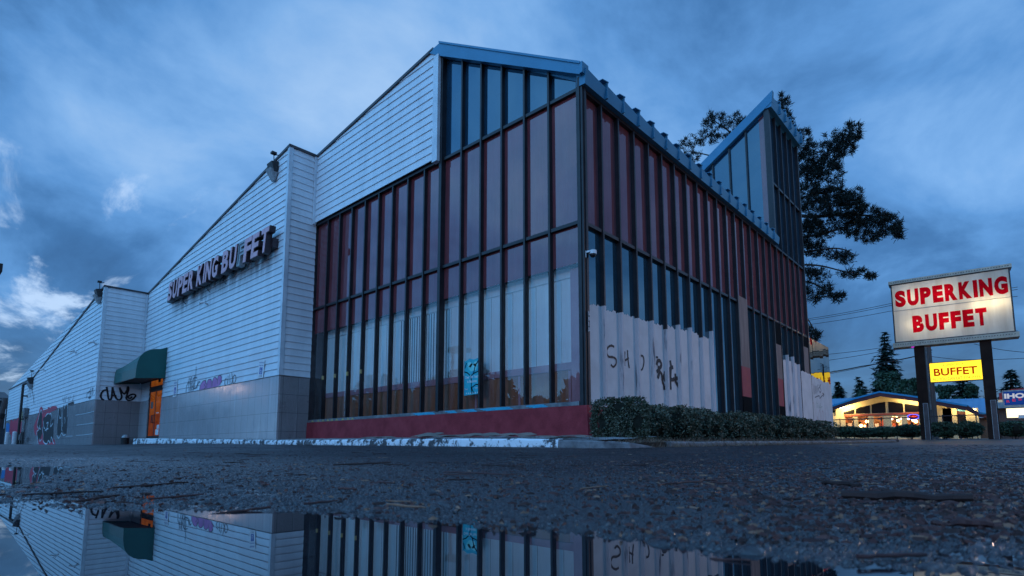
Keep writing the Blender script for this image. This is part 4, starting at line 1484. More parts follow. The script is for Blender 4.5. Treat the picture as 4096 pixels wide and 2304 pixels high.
q = lambda a, b_: (GX - .0076, py1 - a * .6, 1.54 + b_ * .95)
for s in ([(0, .66), (.2, .62), (.42, .52), (.6, .58), (.85, .62), (1, .70)], [(.42, .52), (.48, .36), (.45, .2), (.5, .02)], [(.5, .2), (.75, .27), (1, .25)], [(.6, .58), (.7, .8), (.95, .95)], [(.05, .75), (.15, .9)], [(.45, .22), (.62, .04)]):
    stroke(mb, [q(*a) for a in s], (-1, 0, 0), .03, False)
PT('crease', mb, 'void', sheet)
mb = MB()
for s, a, z, w_, h_ in (('Over Ten Years', .07, .455, .50, .075), ('in Business', .20, .335, .36, .072), ('Thank', .03, .145, .13, .04), ('support', .68, .15, .19, .045)):
    add_text(mb, s, (GX - .0086, py1 - a * .6, 1.54 + z * .95), (0, -1, 0), (0, 0, 1), w_, h_, 0, .01)
for k in range(6):
    mb.face([q(.12 + .14 * k, .03), q(.20 + .14 * k, .03), q(.16 + .14 * k, .075)])
PT('lettering', mb, 'white', sheet)

# ================================================================== WALK, KERB, BED
def zk(y): return float(np.interp(y, [4, 5.5, 6.5, 9.2, 17.2, 30, 33.5], [.30, .305, .325, .36, .413, .627, .66]))
mb = MB()
ys = np.linspace(5.3, 34.9, 60)
for a, b_ in zip(ys, ys[1:]):
    xw = X0 + .1 if a < 18.4 else X1 + .3
    n = 4
    for k in range(n):
        xa, xb = 8.22 + (xw - 8.22) * k / n, 8.22 + (xw - 8.22) * (k + 1) / n
        h = lambda x, y: zk(y) - .012 + .05 * (x - 8.2) + .012 * math.sin(5.1 * y + x) * (k > 0)
        mb.face([(xa, a, h(xa, a)), (xb, a, h(xb, a)), (xb, b_, h(xb, b_)), (xa, b_, h(xa, b_))])
o = mb.build('pavement', M['concrete'])
tag(o, 'raised concrete walk between the kerb and the building', 'pavement', kind='structure')


def kerb(name, path, w_, hts, mat, label, seg=.25):
    mb = MB()
    P_ = []
    for a, b_ in zip(path, path[1:]):
        n = max(1, int(np.hypot(b_[0] - a[0], b_[1] - a[1]) / seg))
        P_ += [(a[0] + (b_[0] - a[0]) * k / n, a[1] + (b_[1] - a[1]) * k / n) for k in range(n)]
    P_.append(path[-1])
    rings = []
    for i, (x, y) in enumerate(P_):
        j, k = min(i + 1, len(P_) - 1), max(i - 1, 0)
        tx, ty = P_[j][0] - P_[k][0], P_[j][1] - P_[k][1]
        l = math.hypot(tx, ty)
        nx, ny = ty / l, -tx / l
        zt = hts(x, y) + random.uniform(-.006, .006)
        zb = float(macro(x, y)) - .05
        wob = random.uniform(-.008, .008)
        pr = [(0 + wob, zb), (.015 + wob, zt - .035), (.035, zt - .008), (.06, zt), (w_, zt), (w_, zb)]
        rings.append([(x - nx * d, y - ny * d, z) for d, z in pr])
    for a, b_ in zip(rings, rings[1:]):
        for k in range(5):
            mb.face([a[k], b_[k], b_[k + 1], a[k + 1]])
    mb.face(rings[0])
    mb.face(rings[-1][::-1])
    o = mb.build(name, M[mat])
    return tag(o, label, 'kerb', kind='structure')


kerb('kerb', [(8.1, 6.25), (8.1, 33.0)][::-1], .16, lambda x, y: zk(y), 'kerbpaint', 'kerb with peeling white paint along the front walk')
kerb('kerb', [(8.1, 6.24), (8.12, 5.8), (8.22, 5.35), (8.5, 5.0), (9.0, 4.86), (9.7, 4.82)], .18, lambda x, y: .30 - .12 * max(0, x - 8.1), 'concrete_dark', 'unpainted worn end of the kerb bending into the planting bed')
kerb('kerb', [(9.7, 4.82), (31.5, 4.4)], .16, lambda x, y: float(macro(x, y)) + .10, 'concrete_dark', 'low dark kerb along the hedge bed')
M['soil'] = pmat('dark_bed_soil', (0.030, 0.022, 0.018), (0.06, 0.045, 0.035), 12, 0.95, 0, 0.2, 0.8, 60)
mb = MB()
xs = np.linspace(8.25, 33, 50)
for a, b_ in zip(xs, xs[1:]):
    f = lambda x, y: float(macro(x, y)) + .09 + .02 * math.sin(9 * x)
    kf = lambda x: float(np.interp(x, [8.25, 8.5, 9.0, 9.7, 31.5], [5.45, 5.12, 4.98, 4.93, 4.52]))
    ya_, yb_, y2_ = kf(a), kf(b_), Y0 - .05
    mb.face([(a, ya_, f(a, ya_)), (b_, yb_, f(b_, yb_)), (b_, y2_, f(b_, y2_) + .1), (a, y2_, f(a, y2_) + .1)])
    mb.face([(a, ya_, f(a, ya_) - .3), (b_, yb_, f(b_, yb_) - .3), (b_, yb_, f(b_, yb_)), (a, ya_, f(a, ya_))])
o = mb.build('planting_bed', M['soil'])
tag(o, 'dark soil bed under the hedge', 'planting bed', kind='structure')


def blades(n, fn, mats, name, label, hmin=.05, hmax=.14, wd=.006, lean=.8):
    q_ = []
    for _ in range(n):
        x, y, z = fn()
        a = random.uniform(0, 2 * PI)
        h = random.uniform(hmin, hmax)
        lx, ly = math.cos(a) * h * lean * random.random(), math.sin(a) * h * lean * random.random()
        sx, sy = -math.sin(a + 1) * wd, math.cos(a + 1) * wd
        q_.append([(x - sx, y - sy, z), (x + sx, y + sy, z), (x + lx + sx * .2, y + ly + sy * .2, z + h), (x + lx - sx * .2, y + ly - sy * .2, z + h)])
    mb = MB()
    mb.quads(np.array(q_), [random.randrange(len(mats)) for _ in q_])
    o = mb.build(name, mats)
    return tag(o, label, 'grass', kind='stuff')


M['straw'] = pmat('dry_grass', (0.24, 0.16, 0.10), (0.13, 0.085, 0.06), 9, 0.8)
M['straw2'] = pmat('dead_grass', (0.15, 0.10, 0.075), (0.08, 0.06, 0.045), 9, 0.8)
def g1():
    x = random.uniform(8.3, 31)
    y = 4.80 - .017 * (x - 9) + random.choice((random.gauss(-.06, .05), random.gauss(.25, .12)))
    if x < 9.4: y += (9.4 - x) * .35
    return x, y, float(macro(x, y)) + (.0 if y < 4.85 - .017 * (x - 9) else .09)
blades(5200, g1, [M['straw'], M['straw2']], 'dry_grass', 'dry straw coloured grass along the kerb of the hedge bed', .03, .11, .005, 1.4)
def g2():
    y = random.uniform(5.5, 32)
    x = random.choice((8.1 - abs(random.gauss(0, .03)), 8.24 + abs(random.gauss(0, .05))))
    return x, y, (float(macro(x, y)) if x < 8.1 else zk(y) - .01)
blades(1800, g2, [M['straw'], M['straw2']], 'dry_grass', 'thin dead weeds in the joints of the white kerb', .02, .09, .004, 1.2)

M['cardboard'] = pmat('wet_cardboard', (0.24, 0.20, 0.17), (0.16, 0.13, 0.115), 4, 0.8)
lab = ['flattened grey cardboard sheet behind the white kerb under the poster', 'long curled cardboard strip behind the white kerb left of the corner', 'torn cardboard sheet leaning on the red base wall',
       'folded cardboard flap on the walk below the striped blinds', 'thin cardboard strip lying along the kerb near the wing corner', 'wide cardboard sheet lying in the middle of the walk']
for (px, w_, d_, x, rx), l_ in zip(((1290, .9, .5, 8.75, .10), (1400, 1.5, .25, 8.5, .05), (1075, .8, .45, 9.3, .22), (1200, 1.0, .5, 8.9, .12), (950, 1.2, .3, 8.6, .06), (1130, 1.6, .6, 8.8, .05)), lab):
    y = U(px, 1100, 'X', x)[1]
    mb = MB()
    z = zk(y) + .05 * (x - 8.2)
    cv = random.uniform(.02, .05)
    n = 6
    for k in range(n):
        a, b_ = -w_ / 2 + w_ * k / n, -w_ / 2 + w_ * (k + 1) / n
        ha, hb = cv * abs(math.sin(3 * k / n * 2)), cv * abs(math.sin(3 * (k + 1) / n * 2))
        mb.hexa([(x - d_ / 2, y + a, z + ha + .006), (x - d_ / 2, y + b_, z + hb + .006), (x + d_ / 2, y + b_, z + hb + d_ * rx + .006), (x + d_ / 2, y + a, z + ha + d_ * rx + .006)],
                [(x - d_ / 2, y + a, z + ha + .018), (x - d_ / 2, y + b_, z + hb + .018), (x + d_ / 2, y + b_, z + hb + d_ * rx + .018), (x + d_ / 2, y + a, z + ha + d_ * rx + .018)])
    o = mb.build('cardboard_sheet', M['cardboard'], loc=(x, y, z))
    tag(o, l_, 'cardboard', 'cardboard littering the walk')
pot = thing('ash_can', 'small dark can with a pale domed lid at the foot of the return wall', 'can', (8.0, 33.6, .45))
zz = float(macro(7.9, 33.6))
PT('can', MB().tube([(7.9, 33.6, zz), (7.9, 33.6, zz + .34)], [.17, .19], 14), 'black', pot)
PT('lid', MB().ball((7.9, 33.6, zz + .34), .16, .16, .16, 14, 6, 0, 1), 'lopen', pot)

# far left odds and ends
for x, y, l_ in ((6.15, 56.2, 'white bollard nearer the black vent pipe'), (5.95, 58.2, 'white bollard left of its twin by the red graffiti')):
    z = float(macro(x, y))
    t_ = thing('bollard', l_, 'bollard', (x, y, z), group='white bollards by the gas meter')
    PT('post', MB().tube([(x, y, z), (x, y, z + 1.08)], .13, 14), 'white', t_)
    PT('cap', MB().ball((x, y, z + 1.08), .13, .13, .07, 14, 4, 0, 1), 'white', t_)
vp = thing('vent_pipe', 'tall black vent pipe with a hooked top against the far left wing', 'pipe', (6.55, 57.3, .3))
PT('pipe', MB().tube([(6.5, 57.4, .3), (6.5, 57.4, 5.0), (6.5, 57.35, 5.1), (6.5, 57.1, 5.12), (6.5, 56.2, 5.12), (6.5, 55.6, 5.10)], .085, 10), 'black', vp)
PT('bracket', MB().box(6.48, 57.3, 2.4, 6.82, 57.5, 2.5).box(6.48, 57.3, 4.2, 6.82, 57.5, 4.3), 'black', vp)
eb = thing('electric_box', 'grey electric box above the gas meter on the far left wing', 'electric box', (6.8, 56.3, 2.6))
PT('box', MB().box(6.56, 56.0, 2.55, 6.81, 56.7, 3.25), 'concrete_dark', eb)
PT('conduit', MB().tube([(6.7, 56.35, 2.55), (6.7, 56.35, .3)], .06, 8), 'concrete_dark', eb)
gm = thing('gas_meter', 'grey gas meter and pipes low on the far left wing beside the bollards', 'gas meter', (6.5, 55.2, .3))
PT('meter', MB().box(6.3, 54.9, .8, 6.6, 55.4, 1.2), 'concrete_dark', gm)
PT('pipework', MB().tube([(6.45, 54.7, .3), (6.45, 54.7, 1.35), (6.45, 55.0, 1.4), (6.45, 55.3, 1.4), (6.45, 55.3, 1.2)], .05, 8).tube([(6.45, 55.6, .3), (6.45, 55.6, 1.0), (6.45, 55.4, 1.0)], .05, 8), 'black', gm)
M['slate'] = pmat('dark_slate_wall', (0.05, 0.06, 0.075), (0.035, 0.04, 0.05), 2, 0.7)
fb = thing('far_house', 'dark two storey house beyond the far end of the white wing', 'house', (3, 84, .3))
PT('wall', MB().box(-14, 80, .2, 8.0, 92, 5.3), 'slate', fb)
PT('roof', MB().prism([(-14.5, 79.6, 5.3), (8.2, 79.6, 5.3), (8.2, 86, 6.4), (-14.5, 86, 6.4)], (0, .3, .25)), 'flash', fb)
for x in (2.0, 5.2, 7.3):
    wdo = PT('window', MB().box(x, 79.92, 2.4, x + .5, 80.02, 4.3), 'black', fb)
    PT('window_frame', MB().box(x - .08, 79.90, 2.3, x, 79.99, 4.4).box(x + .5, 79.90, 2.3, x + .58, 79.99, 4.4), 'trim', wdo)
PT('chimney', MB().box(7.25, 84, 6.4, 7.4, 84.2, 7.1), 'flash', fb)
M['wood'] = pmat('weathered_pole_wood', (0.13, 0.105, 0.10), (0.07, 0.055, 0.055), 3, 0.85, 0, 0.3, 0.5, 20, (3, 3, .15))
up = thing('utility_pole', 'short weathered timber pole at the far left between house and white wing', 'pole', (6.5, 72, .3))
PT('pole', MB().tube([(6.45, 72, .2), (6.95, 72, 5.0)], [.24, .19], 10), 'wood', up)
PT('collar', MB().tube([(6.75, 72, 3.05), (6.79, 72, 3.5)], .30, 10), 'black', up)

# ================================================================== FOLIAGE
def leaf_mat(name, c1, c2, c3):
    m, t, out = new_mat(name)
    b = t.n('ShaderNodeBsdfPrincipled')
    geo = t.n('ShaderNodeNewGeometry')
    ri = geo.outputs['Random Per Island']
    c = t.ramp(ri, [(0.0, c1), (0.5, c2), (0.85, c3), (1.0, tuple(min(1, x * 1.7) for x in c3))] if 'privet' in name else [(0.0, c1), (0.55, c2), (1.0, c3)])  # brightest few privet leaves imitate glints through their colour
    t.l(c, b.inputs['Base Color'])
    b.inputs['Roughness'].default_value = 0.5
    b.inputs['Specular IOR Level'].default_value = 0.12 if 'needle' in name else 0.4
    t.l(b.outputs[0], out.inputs[0])
    return m


M['hedge'] = leaf_mat('privet_leaves', (0.016, 0.026, 0.014), (0.045, 0.060, 0.034), (0.105, 0.115, 0.078))
M['bush'] = leaf_mat('street_bush_leaves', (0.010, 0.030, 0.018), (0.03, 0.075, 0.045), (0.06, 0.115, 0.07))
M['pine'] = leaf_mat('pine_needles', (0.0015, 0.004, 0.0035), (0.003, 0.008, 0.007), (0.007, 0.016, 0.012))
M['fir'] = leaf_mat('fir_needles', (0.008, 0.022, 0.020), (0.018, 0.045, 0.036), (0.035, 0.07, 0.055))
M['decid'] = leaf_mat('broad_leaves', (0.010, 0.030, 0.018), (0.028, 0.062, 0.034), (0.05, 0.095, 0.05))
M['bark'] = pmat('dark_bark', (0.035, 0.024, 0.020), (0.06, 0.045, 0.038), 6, 0.9, 0, 0.2, 0.5, 30)
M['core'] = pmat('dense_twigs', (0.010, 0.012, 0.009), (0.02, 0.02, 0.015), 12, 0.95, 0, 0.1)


def leaf_quads(P, size, flat=0.0):
    """P (n,3) -> (n,4,3) small leaf-shaped quads with random orientation"""
    n = len(P)
    d = rng.normal(size=(n, 3))
    d[:, 2] *= (1 - flat)
    d /= np.linalg.norm(d, axis=1, keepdims=True)
    e = np.cross(d, rng.normal(size=(n, 3)))
    e /= np.linalg.norm(e, axis=1, keepdims=True)
    s = (size * rng.uniform(0.6, 1.35, size=(n, 1)))
    return np.stack([P - d * s * .5, P + e * s * .28, P + d * s * .5, P - e * s * .28], 1)


def bush(name, label, group, cx, cy, z0, wx, wy, h, n, leaf, mat='hedge', stems=0.0, boxy=2.6, cat='shrub'):
    t_ = thing(name, label, cat, (cx, cy, z0), 0, group)
    # points near the surface of a lumpy rounded box
    u = rng.normal(size=(n * 2, 3))
    u /= (np.abs(u) ** boxy).sum(1, keepdims=True) ** (1 / boxy)
    ph = rng.uniform(0, 6, 6)
    lump = .97 + .07 * np.sin(u[:, 0] * 5 + ph[0]) * np.sin(u[:, 1] * 5 + ph[1]) + .06 * np.sin(u[:, 2] * 7 + ph[2] + u[:, 0] * 4) + .04 * np.sin(u[:, 0] * 13 + ph[3]) * np.sin(u[:, 2] * 11 + ph[4])
    rad = lump * (1 - np.abs(rng.normal(0, .11, len(u)))) * np.where(rng.random(len(u)) < .05, rng.uniform(1.0, 1.10, len(u)), 1)
    hh = (h - stems) / 2
    P = u * rad[:, None] * np.array([wx / 2, wy / 2, hh]) + np.array([cx, cy, z0 + stems + hh])
    # patchy thin places
    keep = (np.sin(P[:, 0] * 9 + ph[0]) * np.sin(P[:, 2] * 8 + ph[1]) * np.sin(P[:, 1] * 7 + ph[5]) < .38)
    P = P[keep][:n]
    P[:, 2] = np.maximum(P[:, 2], z0 + .02)
    mb = MB()
    mb.quads(leaf_quads(P, leaf))
    mb.build('leaves', M[mat], t_)
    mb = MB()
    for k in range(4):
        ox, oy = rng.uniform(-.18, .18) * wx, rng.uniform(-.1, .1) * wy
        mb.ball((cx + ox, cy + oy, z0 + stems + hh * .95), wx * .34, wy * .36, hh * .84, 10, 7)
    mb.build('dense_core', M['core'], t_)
    mb = MB()
    for k in range(7):
        a = rng.uniform(0, 6.28)
        r_ = rng.uniform(.02, .22)
        mb.tube([(cx + .10 * math.cos(a), cy + .10 * math.sin(a), z0 - .05), (cx + wx * r_ * math.cos(a), cy + wy * r_ * math.sin(a), z0 + stems + hh * .8)], [.022, .012], 5)
    mb.build('stems', M['bark'], t_)
    return t_


he = [1503, 1614, 1686, 1745, 1815, 1890, 1945, 1990, 2036, 2092]
ht = [1003, 1023, 1029, 1036, 1043, 1044, 1050, 1055, 1062]
hl = ['tallest clipped shrub of the hedge, at the red corner base', 'clipped hedge shrub right of the tallest one', 'clipped hedge shrub under the S and H of the white painted glass',
      'clipped hedge shrub below the black scrawl on the white paint', 'clipped hedge shrub where the white paint ends', 'greener hedge shrub below the first boarded bay',
      'clipped hedge shrub between the two boarded bays', 'clipped hedge shrub below the second boarded bay', 'last clipped shrub of the hedge in front of the mirrored wing']
for i in range(9):
    yc = 5.72 if i == 0 else 5.85
    a, b_ = U(he[i], 1060, 'Y', yc + (.45 if i == 0 else -.25))[0], U(he[i + 1], 1060, 'Y', yc - (.45 if i == 0 else .25))[0]
    cx = (a + b_) / 2
    zt = U((he[i] + he[i + 1]) / 2, ht[i], 'Y', yc - .1)[2]
    yc += (0, .10, -.06, .08, -.05, .09, -.06, .07, -.04)[i]
    z0 = float(macro(cx, 5.4)) + .09
    wx = (b_ - a) * (.97 if i == 0 else .83)
    bush('hedge_shrub', hl[i], 'clipped hedge along the side glass', cx, yc, z0, wx, 1.25 if i == 0 else 1.1, zt - z0 + .02, [9000, 7500, 6500, 6500, 7000, 7000, 6000, 6000, 6500][i], .046 + .003 * i, 'hedge', .0, 6.5, 'hedge shrub')
sb = [(2093, 2168, 1072, 'dark round bush just past the mirrored wing'), (2140, 2215, 1077, 'thin bush with bare stems left of the lit restaurant window'),
      (2195, 2256, 1073, 'dark bush in front of the restaurant pendants'), (2248, 2330, 1068, 'dark bush left of the left sign post'),
      (2336, 2418, 1061, 'broad bush between the two sign posts'), (2405, 2474, 1060, 'rounded bush on a forked stem beside the right sign post'), (2506, 2600, 1058, 'dark bush below the white lit board at the right edge')]
for i, (a, b_, tp, l_) in enumerate(sb):
    xb = 46.2 + .3 * (i % 2)
    A, B = U(a, 1100, 'X', xb), U(b_, 1100, 'X', xb)
    z0 = U((a + b_) / 2, 1108, 'X', xb)[2]
    zt = U((a + b_) / 2, tp, 'X', xb)[2]
    bush('street_bush', l_, 'bushes along the street edge', xb, (A[1] + B[1]) / 2, z0, 1.5, abs(A[1] - B[1]) * 1.08, zt - z0, 3600, .13, 'bush', .22, 2.3, 'bush')


def fir(label, px, ptop, pbase, x, spread, n_w=30, group='conifers beyond the restaurant', mat='fir'):
    top, base = U(px, ptop, 'X', x), U(px, pbase, 'X', x)
    wdt = 1.25 * abs(U(px + spread, ptop, 'X', x)[1] - top[1])
    n_w = int(n_w * 1.3)
    z0 = max(0.5, base[2] - 1)
    t_ = thing('fir_tree', label, 'tree', (x, top[1], z0), 0, group)
    H = top[2] - z0
    cx, cy = x, top[1]
    MB().tube([(cx, cy, z0), (cx, cy, z0 + H * .5), (cx, cy, z0 + H * .98)], [.35, .2, .03], 7).build('trunk', M['bark'], t_)
    q_ = []
    for k in range(n_w):
        f = (k + .3) / n_w
        z = z0 + H * (1 - f) + rng.uniform(-.15, .15)
        L = wdt * (f ** .85) * rng.uniform(.75, 1.15) + .15
        nb = int(7 + 10 * f)
        for j in range(nb):
            a = rng.uniform(0, 6.283)
            l_ = L * rng.uniform(.55, 1.1)
            droop = rng.uniform(.10, .38)
            ns = max(3, int(l_ / .28))
            for s in range(ns):
                u = (s + rng.random()) / ns
                p_ = np.array([cx + math.cos(a) * l_ * u, cy + math.sin(a) * l_ * u, z - droop * l_ * u + .10 * l_ * u * u * 1.5])
                for _ in range(2):
                    d = np.array([math.cos(a + rng.normal(0, .7)), math.sin(a + rng.normal(0, .7)), rng.normal(-.25, .3)])
                    sd = np.cross(d, [0, 0, 1.0]) + rng.normal(0, .25, 3)
                    sz = rng.uniform(.45, 1.0) * (.55 + .6 * (1 - u)) * (.6 + .5 * f)
                    q_.append([p_ - sd * sz * .30, p_ + d * sz * .5 - sd * sz * .15, p_ + d * sz * 1.15, p_ + sd * sz * .30])
    MB().quads(np.array(q_)).build('crown', M[mat], t_)
    return t_


fir('tall spire shaped fir rising left of the big sign behind the restaurant', 2224, 836, 1010, 92, 60, 34)
fir('small dark fir by the end of the mirrored wing', 2109, 960, 1015, 98, 24, 15)
fir('narrow fir top behind the rounded broadleaf tree', 2161, 950, 1010, 96, 26, 14)
fir('broad fir beside the right sign post above the blue board', 2541, 928, 1010, 84, 46, 16)
fir('dark fir seen between the two sign posts', 2420, 935, 1020, 90, 60, 18)


def crown_tree(label, px, ptop, pbase, x, half, n=5200, leaf=.34, mat='decid', group='broadleaf trees beyond the restaurant', name='broadleaf_tree'):
    top, base = U(px, ptop, 'X', x), U(px, pbase, 'X', x)
    w_ = abs(U(px + half, ptop, 'X', x)[1] - top[1])
    z0 = max(.5, base[2] - 3)
    cy, H = top[1], top[2] - z0
    t_ = thing(name, label, 'tree', (x, cy, z0), 0, group)
    MB().tube([(x, cy, z0), (x + .1, cy, z0 + H * .5), (x, cy + .1, z0 + H * .8)], [.3, .2, .06], 7).build('trunk', M['bark'], t_)
    P = []
    nb = 16
    for k in range(nb):
        a = rng.uniform(0, 6.28)
        r_ = w_ * rng.uniform(.1, .72)
        zc_ = z0 + H * rng.uniform(.35, .86)
        fal = 1 - .55 * abs((zc_ - z0) / H - .55) / .45
        s = w_ * rng.uniform(.26, .42)
        c_ = np.array([x + math.cos(a) * r_ * fal, cy + math.sin(a) * r_ * fal, zc_])
        u = rng.normal(size=(n // nb, 3))
        u /= np.linalg.norm(u, axis=1, keepdims=True)
        P.append(c_ + u * s * np.array([1, 1, .75]) * (rng.random((len(u), 1)) ** .35))
    P = np.concatenate(P)
    P = P[P[:, 2] < top[2]]
    MB().quads(leaf_quads(P, leaf)).build('crown', M[mat], t_)
    return t_


crown_tree('rounded broadleaf tree behind the left roof slope of the restaurant', 2165, 972, 1012, 94, 34)
crown_tree('dense broadleaf tree in front of the tall fir', 2222, 925, 1000, 90, 58, 6500)
crown_tree('broadleaf tree behind the left sign post', 2300, 938, 1010, 92, 46)
crown_tree('paler broadleaf tree seen under the yellow board', 2375, 962, 1015, 88, 44)
crown_tree('wide dark broadleaf tree filling the gap above the diner roof ridge', 2268, 945, 1005, 88, 50, 5200)
crown_tree('dark broadleaf tree right of the utility pole between the sign posts', 2440, 955, 1010, 89, 42, 4200)
crown_tree('low dark tree at the foot of the small fir', 2100, 990, 1018, 97, 22, 2600)
crown_tree('low tree between right post and blue board', 2480, 985, 1020, 93, 30, 3000)

# big pine behind the tower
XPN = 34.0
ptr = thing('pine_tree', 'large dark pine with long irregular limbs behind the glass tower', 'tree', (XPN, U(2000, 900, 'X', XPN)[1], .4))
def P34(px, py, dx=0.0): return U(px, py, 'X', XPN + dx)
mb = MB()
trunk = [P34(2002, 1100)[0:3], P34(1995, 900), P34(1990, 700), P34(1984, 520), P34(1976, 400), P34(1970, 300), P34(1967, 245)]
trunk[0] = np.array([XPN, trunk[0][1], .3])
mb.tube(trunk, [.42, .38, .32, .24, .16, .09, .03], 9)
mb.build('trunk', M['bark'], ptr)
limbs = [([(1986, 540), (2050, 545), (2120, 540), (2200, 545), (2262, 570)], .12), ([(1988, 600), (2060, 590), (2130, 570), (2190, 560)], .10), ([(1980, 470), (2030, 425), (2090, 385), (2150, 335)], .10),
         ([(1990, 640), (2050, 630), (2110, 625), (2150, 640)], .07), ([(1994, 665), (2060, 668), (2120, 682), (2195, 697)], .06), ([(1996, 700), (2050, 715), (2085, 735), (2120, 750)], .05),
         ([(1978, 440), (1900, 380), (1820, 320), (1790, 300)], .08), ([(1980, 470), (1880, 420), (1780, 390), (1730, 380)], .08), ([(1972, 360), (2000, 340), (2022, 350)], .05), ([(1982, 510), (2040, 490), (2100, 470), (2140, 510)], .08),
         ([(1998, 780), (2030, 800), (2055, 845)], .05), ([(1990, 560), (1920, 520), (1870, 500)], .07)]
mb = MB()
for L, r0 in limbs:
    pts = smooth_path([P34(x, y, .25 * k) for k, (x, y) in enumerate(L)], 4)
    mb.tube(pts, list(np.linspace(r0, .02, len(pts))), 6)
mb.build('limbs', M['bark'], ptr)
masses = [(1740, 378, 30, 38, 34), (1796, 302, 36, 20, 26), (1838, 332, 38, 30, 34), (1778, 345, 30, 20, 20), (1850, 300, 25, 15, 12), (1880, 400, 50, 40, 30), (1900, 470, 60, 50, 40), (1940, 540, 50, 60, 50), (1950, 620, 40, 60, 40),
          (1968, 258, 17, 22, 16), (1972, 292, 24, 18, 22), (1985, 330, 30, 25, 25), (2020, 352, 24, 26, 30), (2015, 400, 30, 40, 40), (2062, 402, 58, 44, 90), (2112, 362, 42, 34, 55), (2146, 334, 22, 26, 30),
          (2030, 455, 40, 36, 60), (2084, 432, 44, 22, 36), (2040, 505, 44, 36, 70), (2090, 505, 44, 34, 60), (2100, 470, 20, 26, 20), (2140, 515, 36, 34, 50), (2150, 490, 22, 20, 16), (2190, 545, 42, 30, 55), (2238, 566, 32, 26, 40),
          (2258, 585, 14, 16, 12), (2095, 565, 76, 34, 110), (2180, 592, 46, 18, 34), (2040, 590, 40, 40, 60), (2040, 625, 40, 20, 26), (2090, 640, 46, 13, 20), (2125, 652, 24, 12, 14), (2150, 688, 44, 10, 18), (2190, 697, 16, 7, 9),
          (2062, 690, 34, 16, 16), (2060, 728, 36, 20, 26), (2104, 748, 22, 11, 16), (2040, 752, 24, 12, 12), (2048, 845, 14, 12, 14), (2035, 690, 20, 26, 16), (2030, 830, 12, 12, 8)]
q_ = []
for (px, py, rx, ry, n) in masses:
    for _ in range(int(n * 1.4)):
        a, r_ = random.uniform(0, 6.28), math.sqrt(random.random())
        c_ = P34(px + rx * r_ * math.cos(a), py + ry * r_ * math.sin(a), random.gauss(.3, 1.1))
        up_ = np.array([random.gauss(0, .5), random.gauss(0, .5) - .25, random.uniform(.2, 1.0)])
        up_ /= np.linalg.norm(up_)
        for k in range(24):
            d = rng.normal(size=3) * .85 + up_ * .75
            d /= np.linalg.norm(d)
            L = random.uniform(.14, .27)
            sd = np.cross(d, rng.normal(size=3))
            sd *= .017 / np.linalg.norm(sd)
            b0 = c_ + rng.normal(0, .06, 3)
            q_.append([b0 - sd, b0 + sd, b0 + d * L + sd * .4, b0 + d * L - sd * .4])
MB().quads(np.array(q_)).build('needles', M['pine'], ptr)

# dark tree line behind the viewpoint, seen only as reflection in the front glass
P = []
for k in range(80):
    a = R(110 + 140 * k / 79)
    r_ = rng.uniform(52, 64)
    s = rng.uniform(3.0, 5.0)
    c_ = np.array([r_ * math.cos(a), r_ * math.sin(a) + 8, rng.uniform(1.5, 8.0)])
    u = rng.normal(size=(900, 3))
    u /= np.linalg.norm(u, axis=1, keepdims=True)
    P.append(c_ + u * s * (rng.random((900, 1)) ** .4))
o = MB().quads(leaf_quads(np.concatenate(P), 1.3)).build('far_treeline', M['decid'])
tag(o, 'dark line of trees across the car park behind the viewpoint', 'trees', kind='stuff')
lp = thing('lamp_post', 'dark car park lamp post with a flat head, mirrored in the front glass', 'lamp post', (1.3, 21.1, .1))
MB().tube([(1.3, 21.1, 0), (1.3, 21.1, 5.0)], [.10, .07], 10).build('post', M['bronze'], lp)
MB().box(.95, 20.5, 5.0, 1.65, 21.3, 5.22).build('lamp_head', M['bronze'], lp)

# lit street lamps outside the frame whose glow shows on the boards and in the polished stone
def street_lamp(x, y, h, label, e, dirn):
    t_ = thing('street_lamp', label, 'street lamp', (x, y, 0), 0, 'lit street lamps behind the viewpoint')
    MB().tube([(x, y, -.1), (x, y, h), (x + dirn[0] * .6, y + dirn[1] * .6, h + .35), (x + dirn[0] * 1.5, y + dirn[1] * 1.5, h + .4)], [.12, .09, .06, .05], 10).build('post', M['concrete_dark'], t_)
    hx, hy = x + dirn[0] * 1.8, y + dirn[1] * 1.8
    MB().ball((hx, hy, h + .42), .42, .42, .14, 12, 6).build('lamp_head', M['concrete_dark'], t_)
    MB().ball((hx, hy, h + .34), .30, .30, .16, 12, 6, -1, 0).build('lamp_glass', emat('street_lamp_glass', (1.0, .68, .45), 5.0), t_)
    l_ = bpy.data.lights.new('street_lamp_light', 'POINT')
    l_.energy, l_.color, l_.shadow_soft_size = e, (1.0, .66, .52), .25
    o_ = bpy.data.objects.new('street_lamp_light', l_)
    COL.objects.link(o_)
    o_.location = (hx, hy, h + .05)


street_lamp(23.0, -10.5, 6.5, 'lit street lamp on the side street right of the viewpoint', 1900, (0, 1))
street_lamp(-5.5, 56.0, 6.0, 'lit lamp at the far side of the car park mirrored in the polished stone base', 120, (1, 0))
street_lamp(-15.0, 3.0, 7.0, 'lit street lamp on the open car park behind the viewpoint', 1400, (1, 0))

# ================================================================== POLE SIGN
SXp = 44.2
A, B = U(2240, 795, 'X', SXp), U(2548, 758, 'X', SXp)
RZ = R(-85.8)
sg = thing('pole_sign', 'big lit SUPERKING BUFFET pole sign on two brown posts with a yellow board below', 'sign', (SXp, (U(2322, 1000, 'X', SXp)[1] + U(2494, 1000, 'X', SXp)[1]) / 2, U(2400, 1108, 'X', SXp)[2]), RZ)
SO = np.array(sg.location)
ex = np.array([math.cos(RZ), math.sin(RZ), 0])


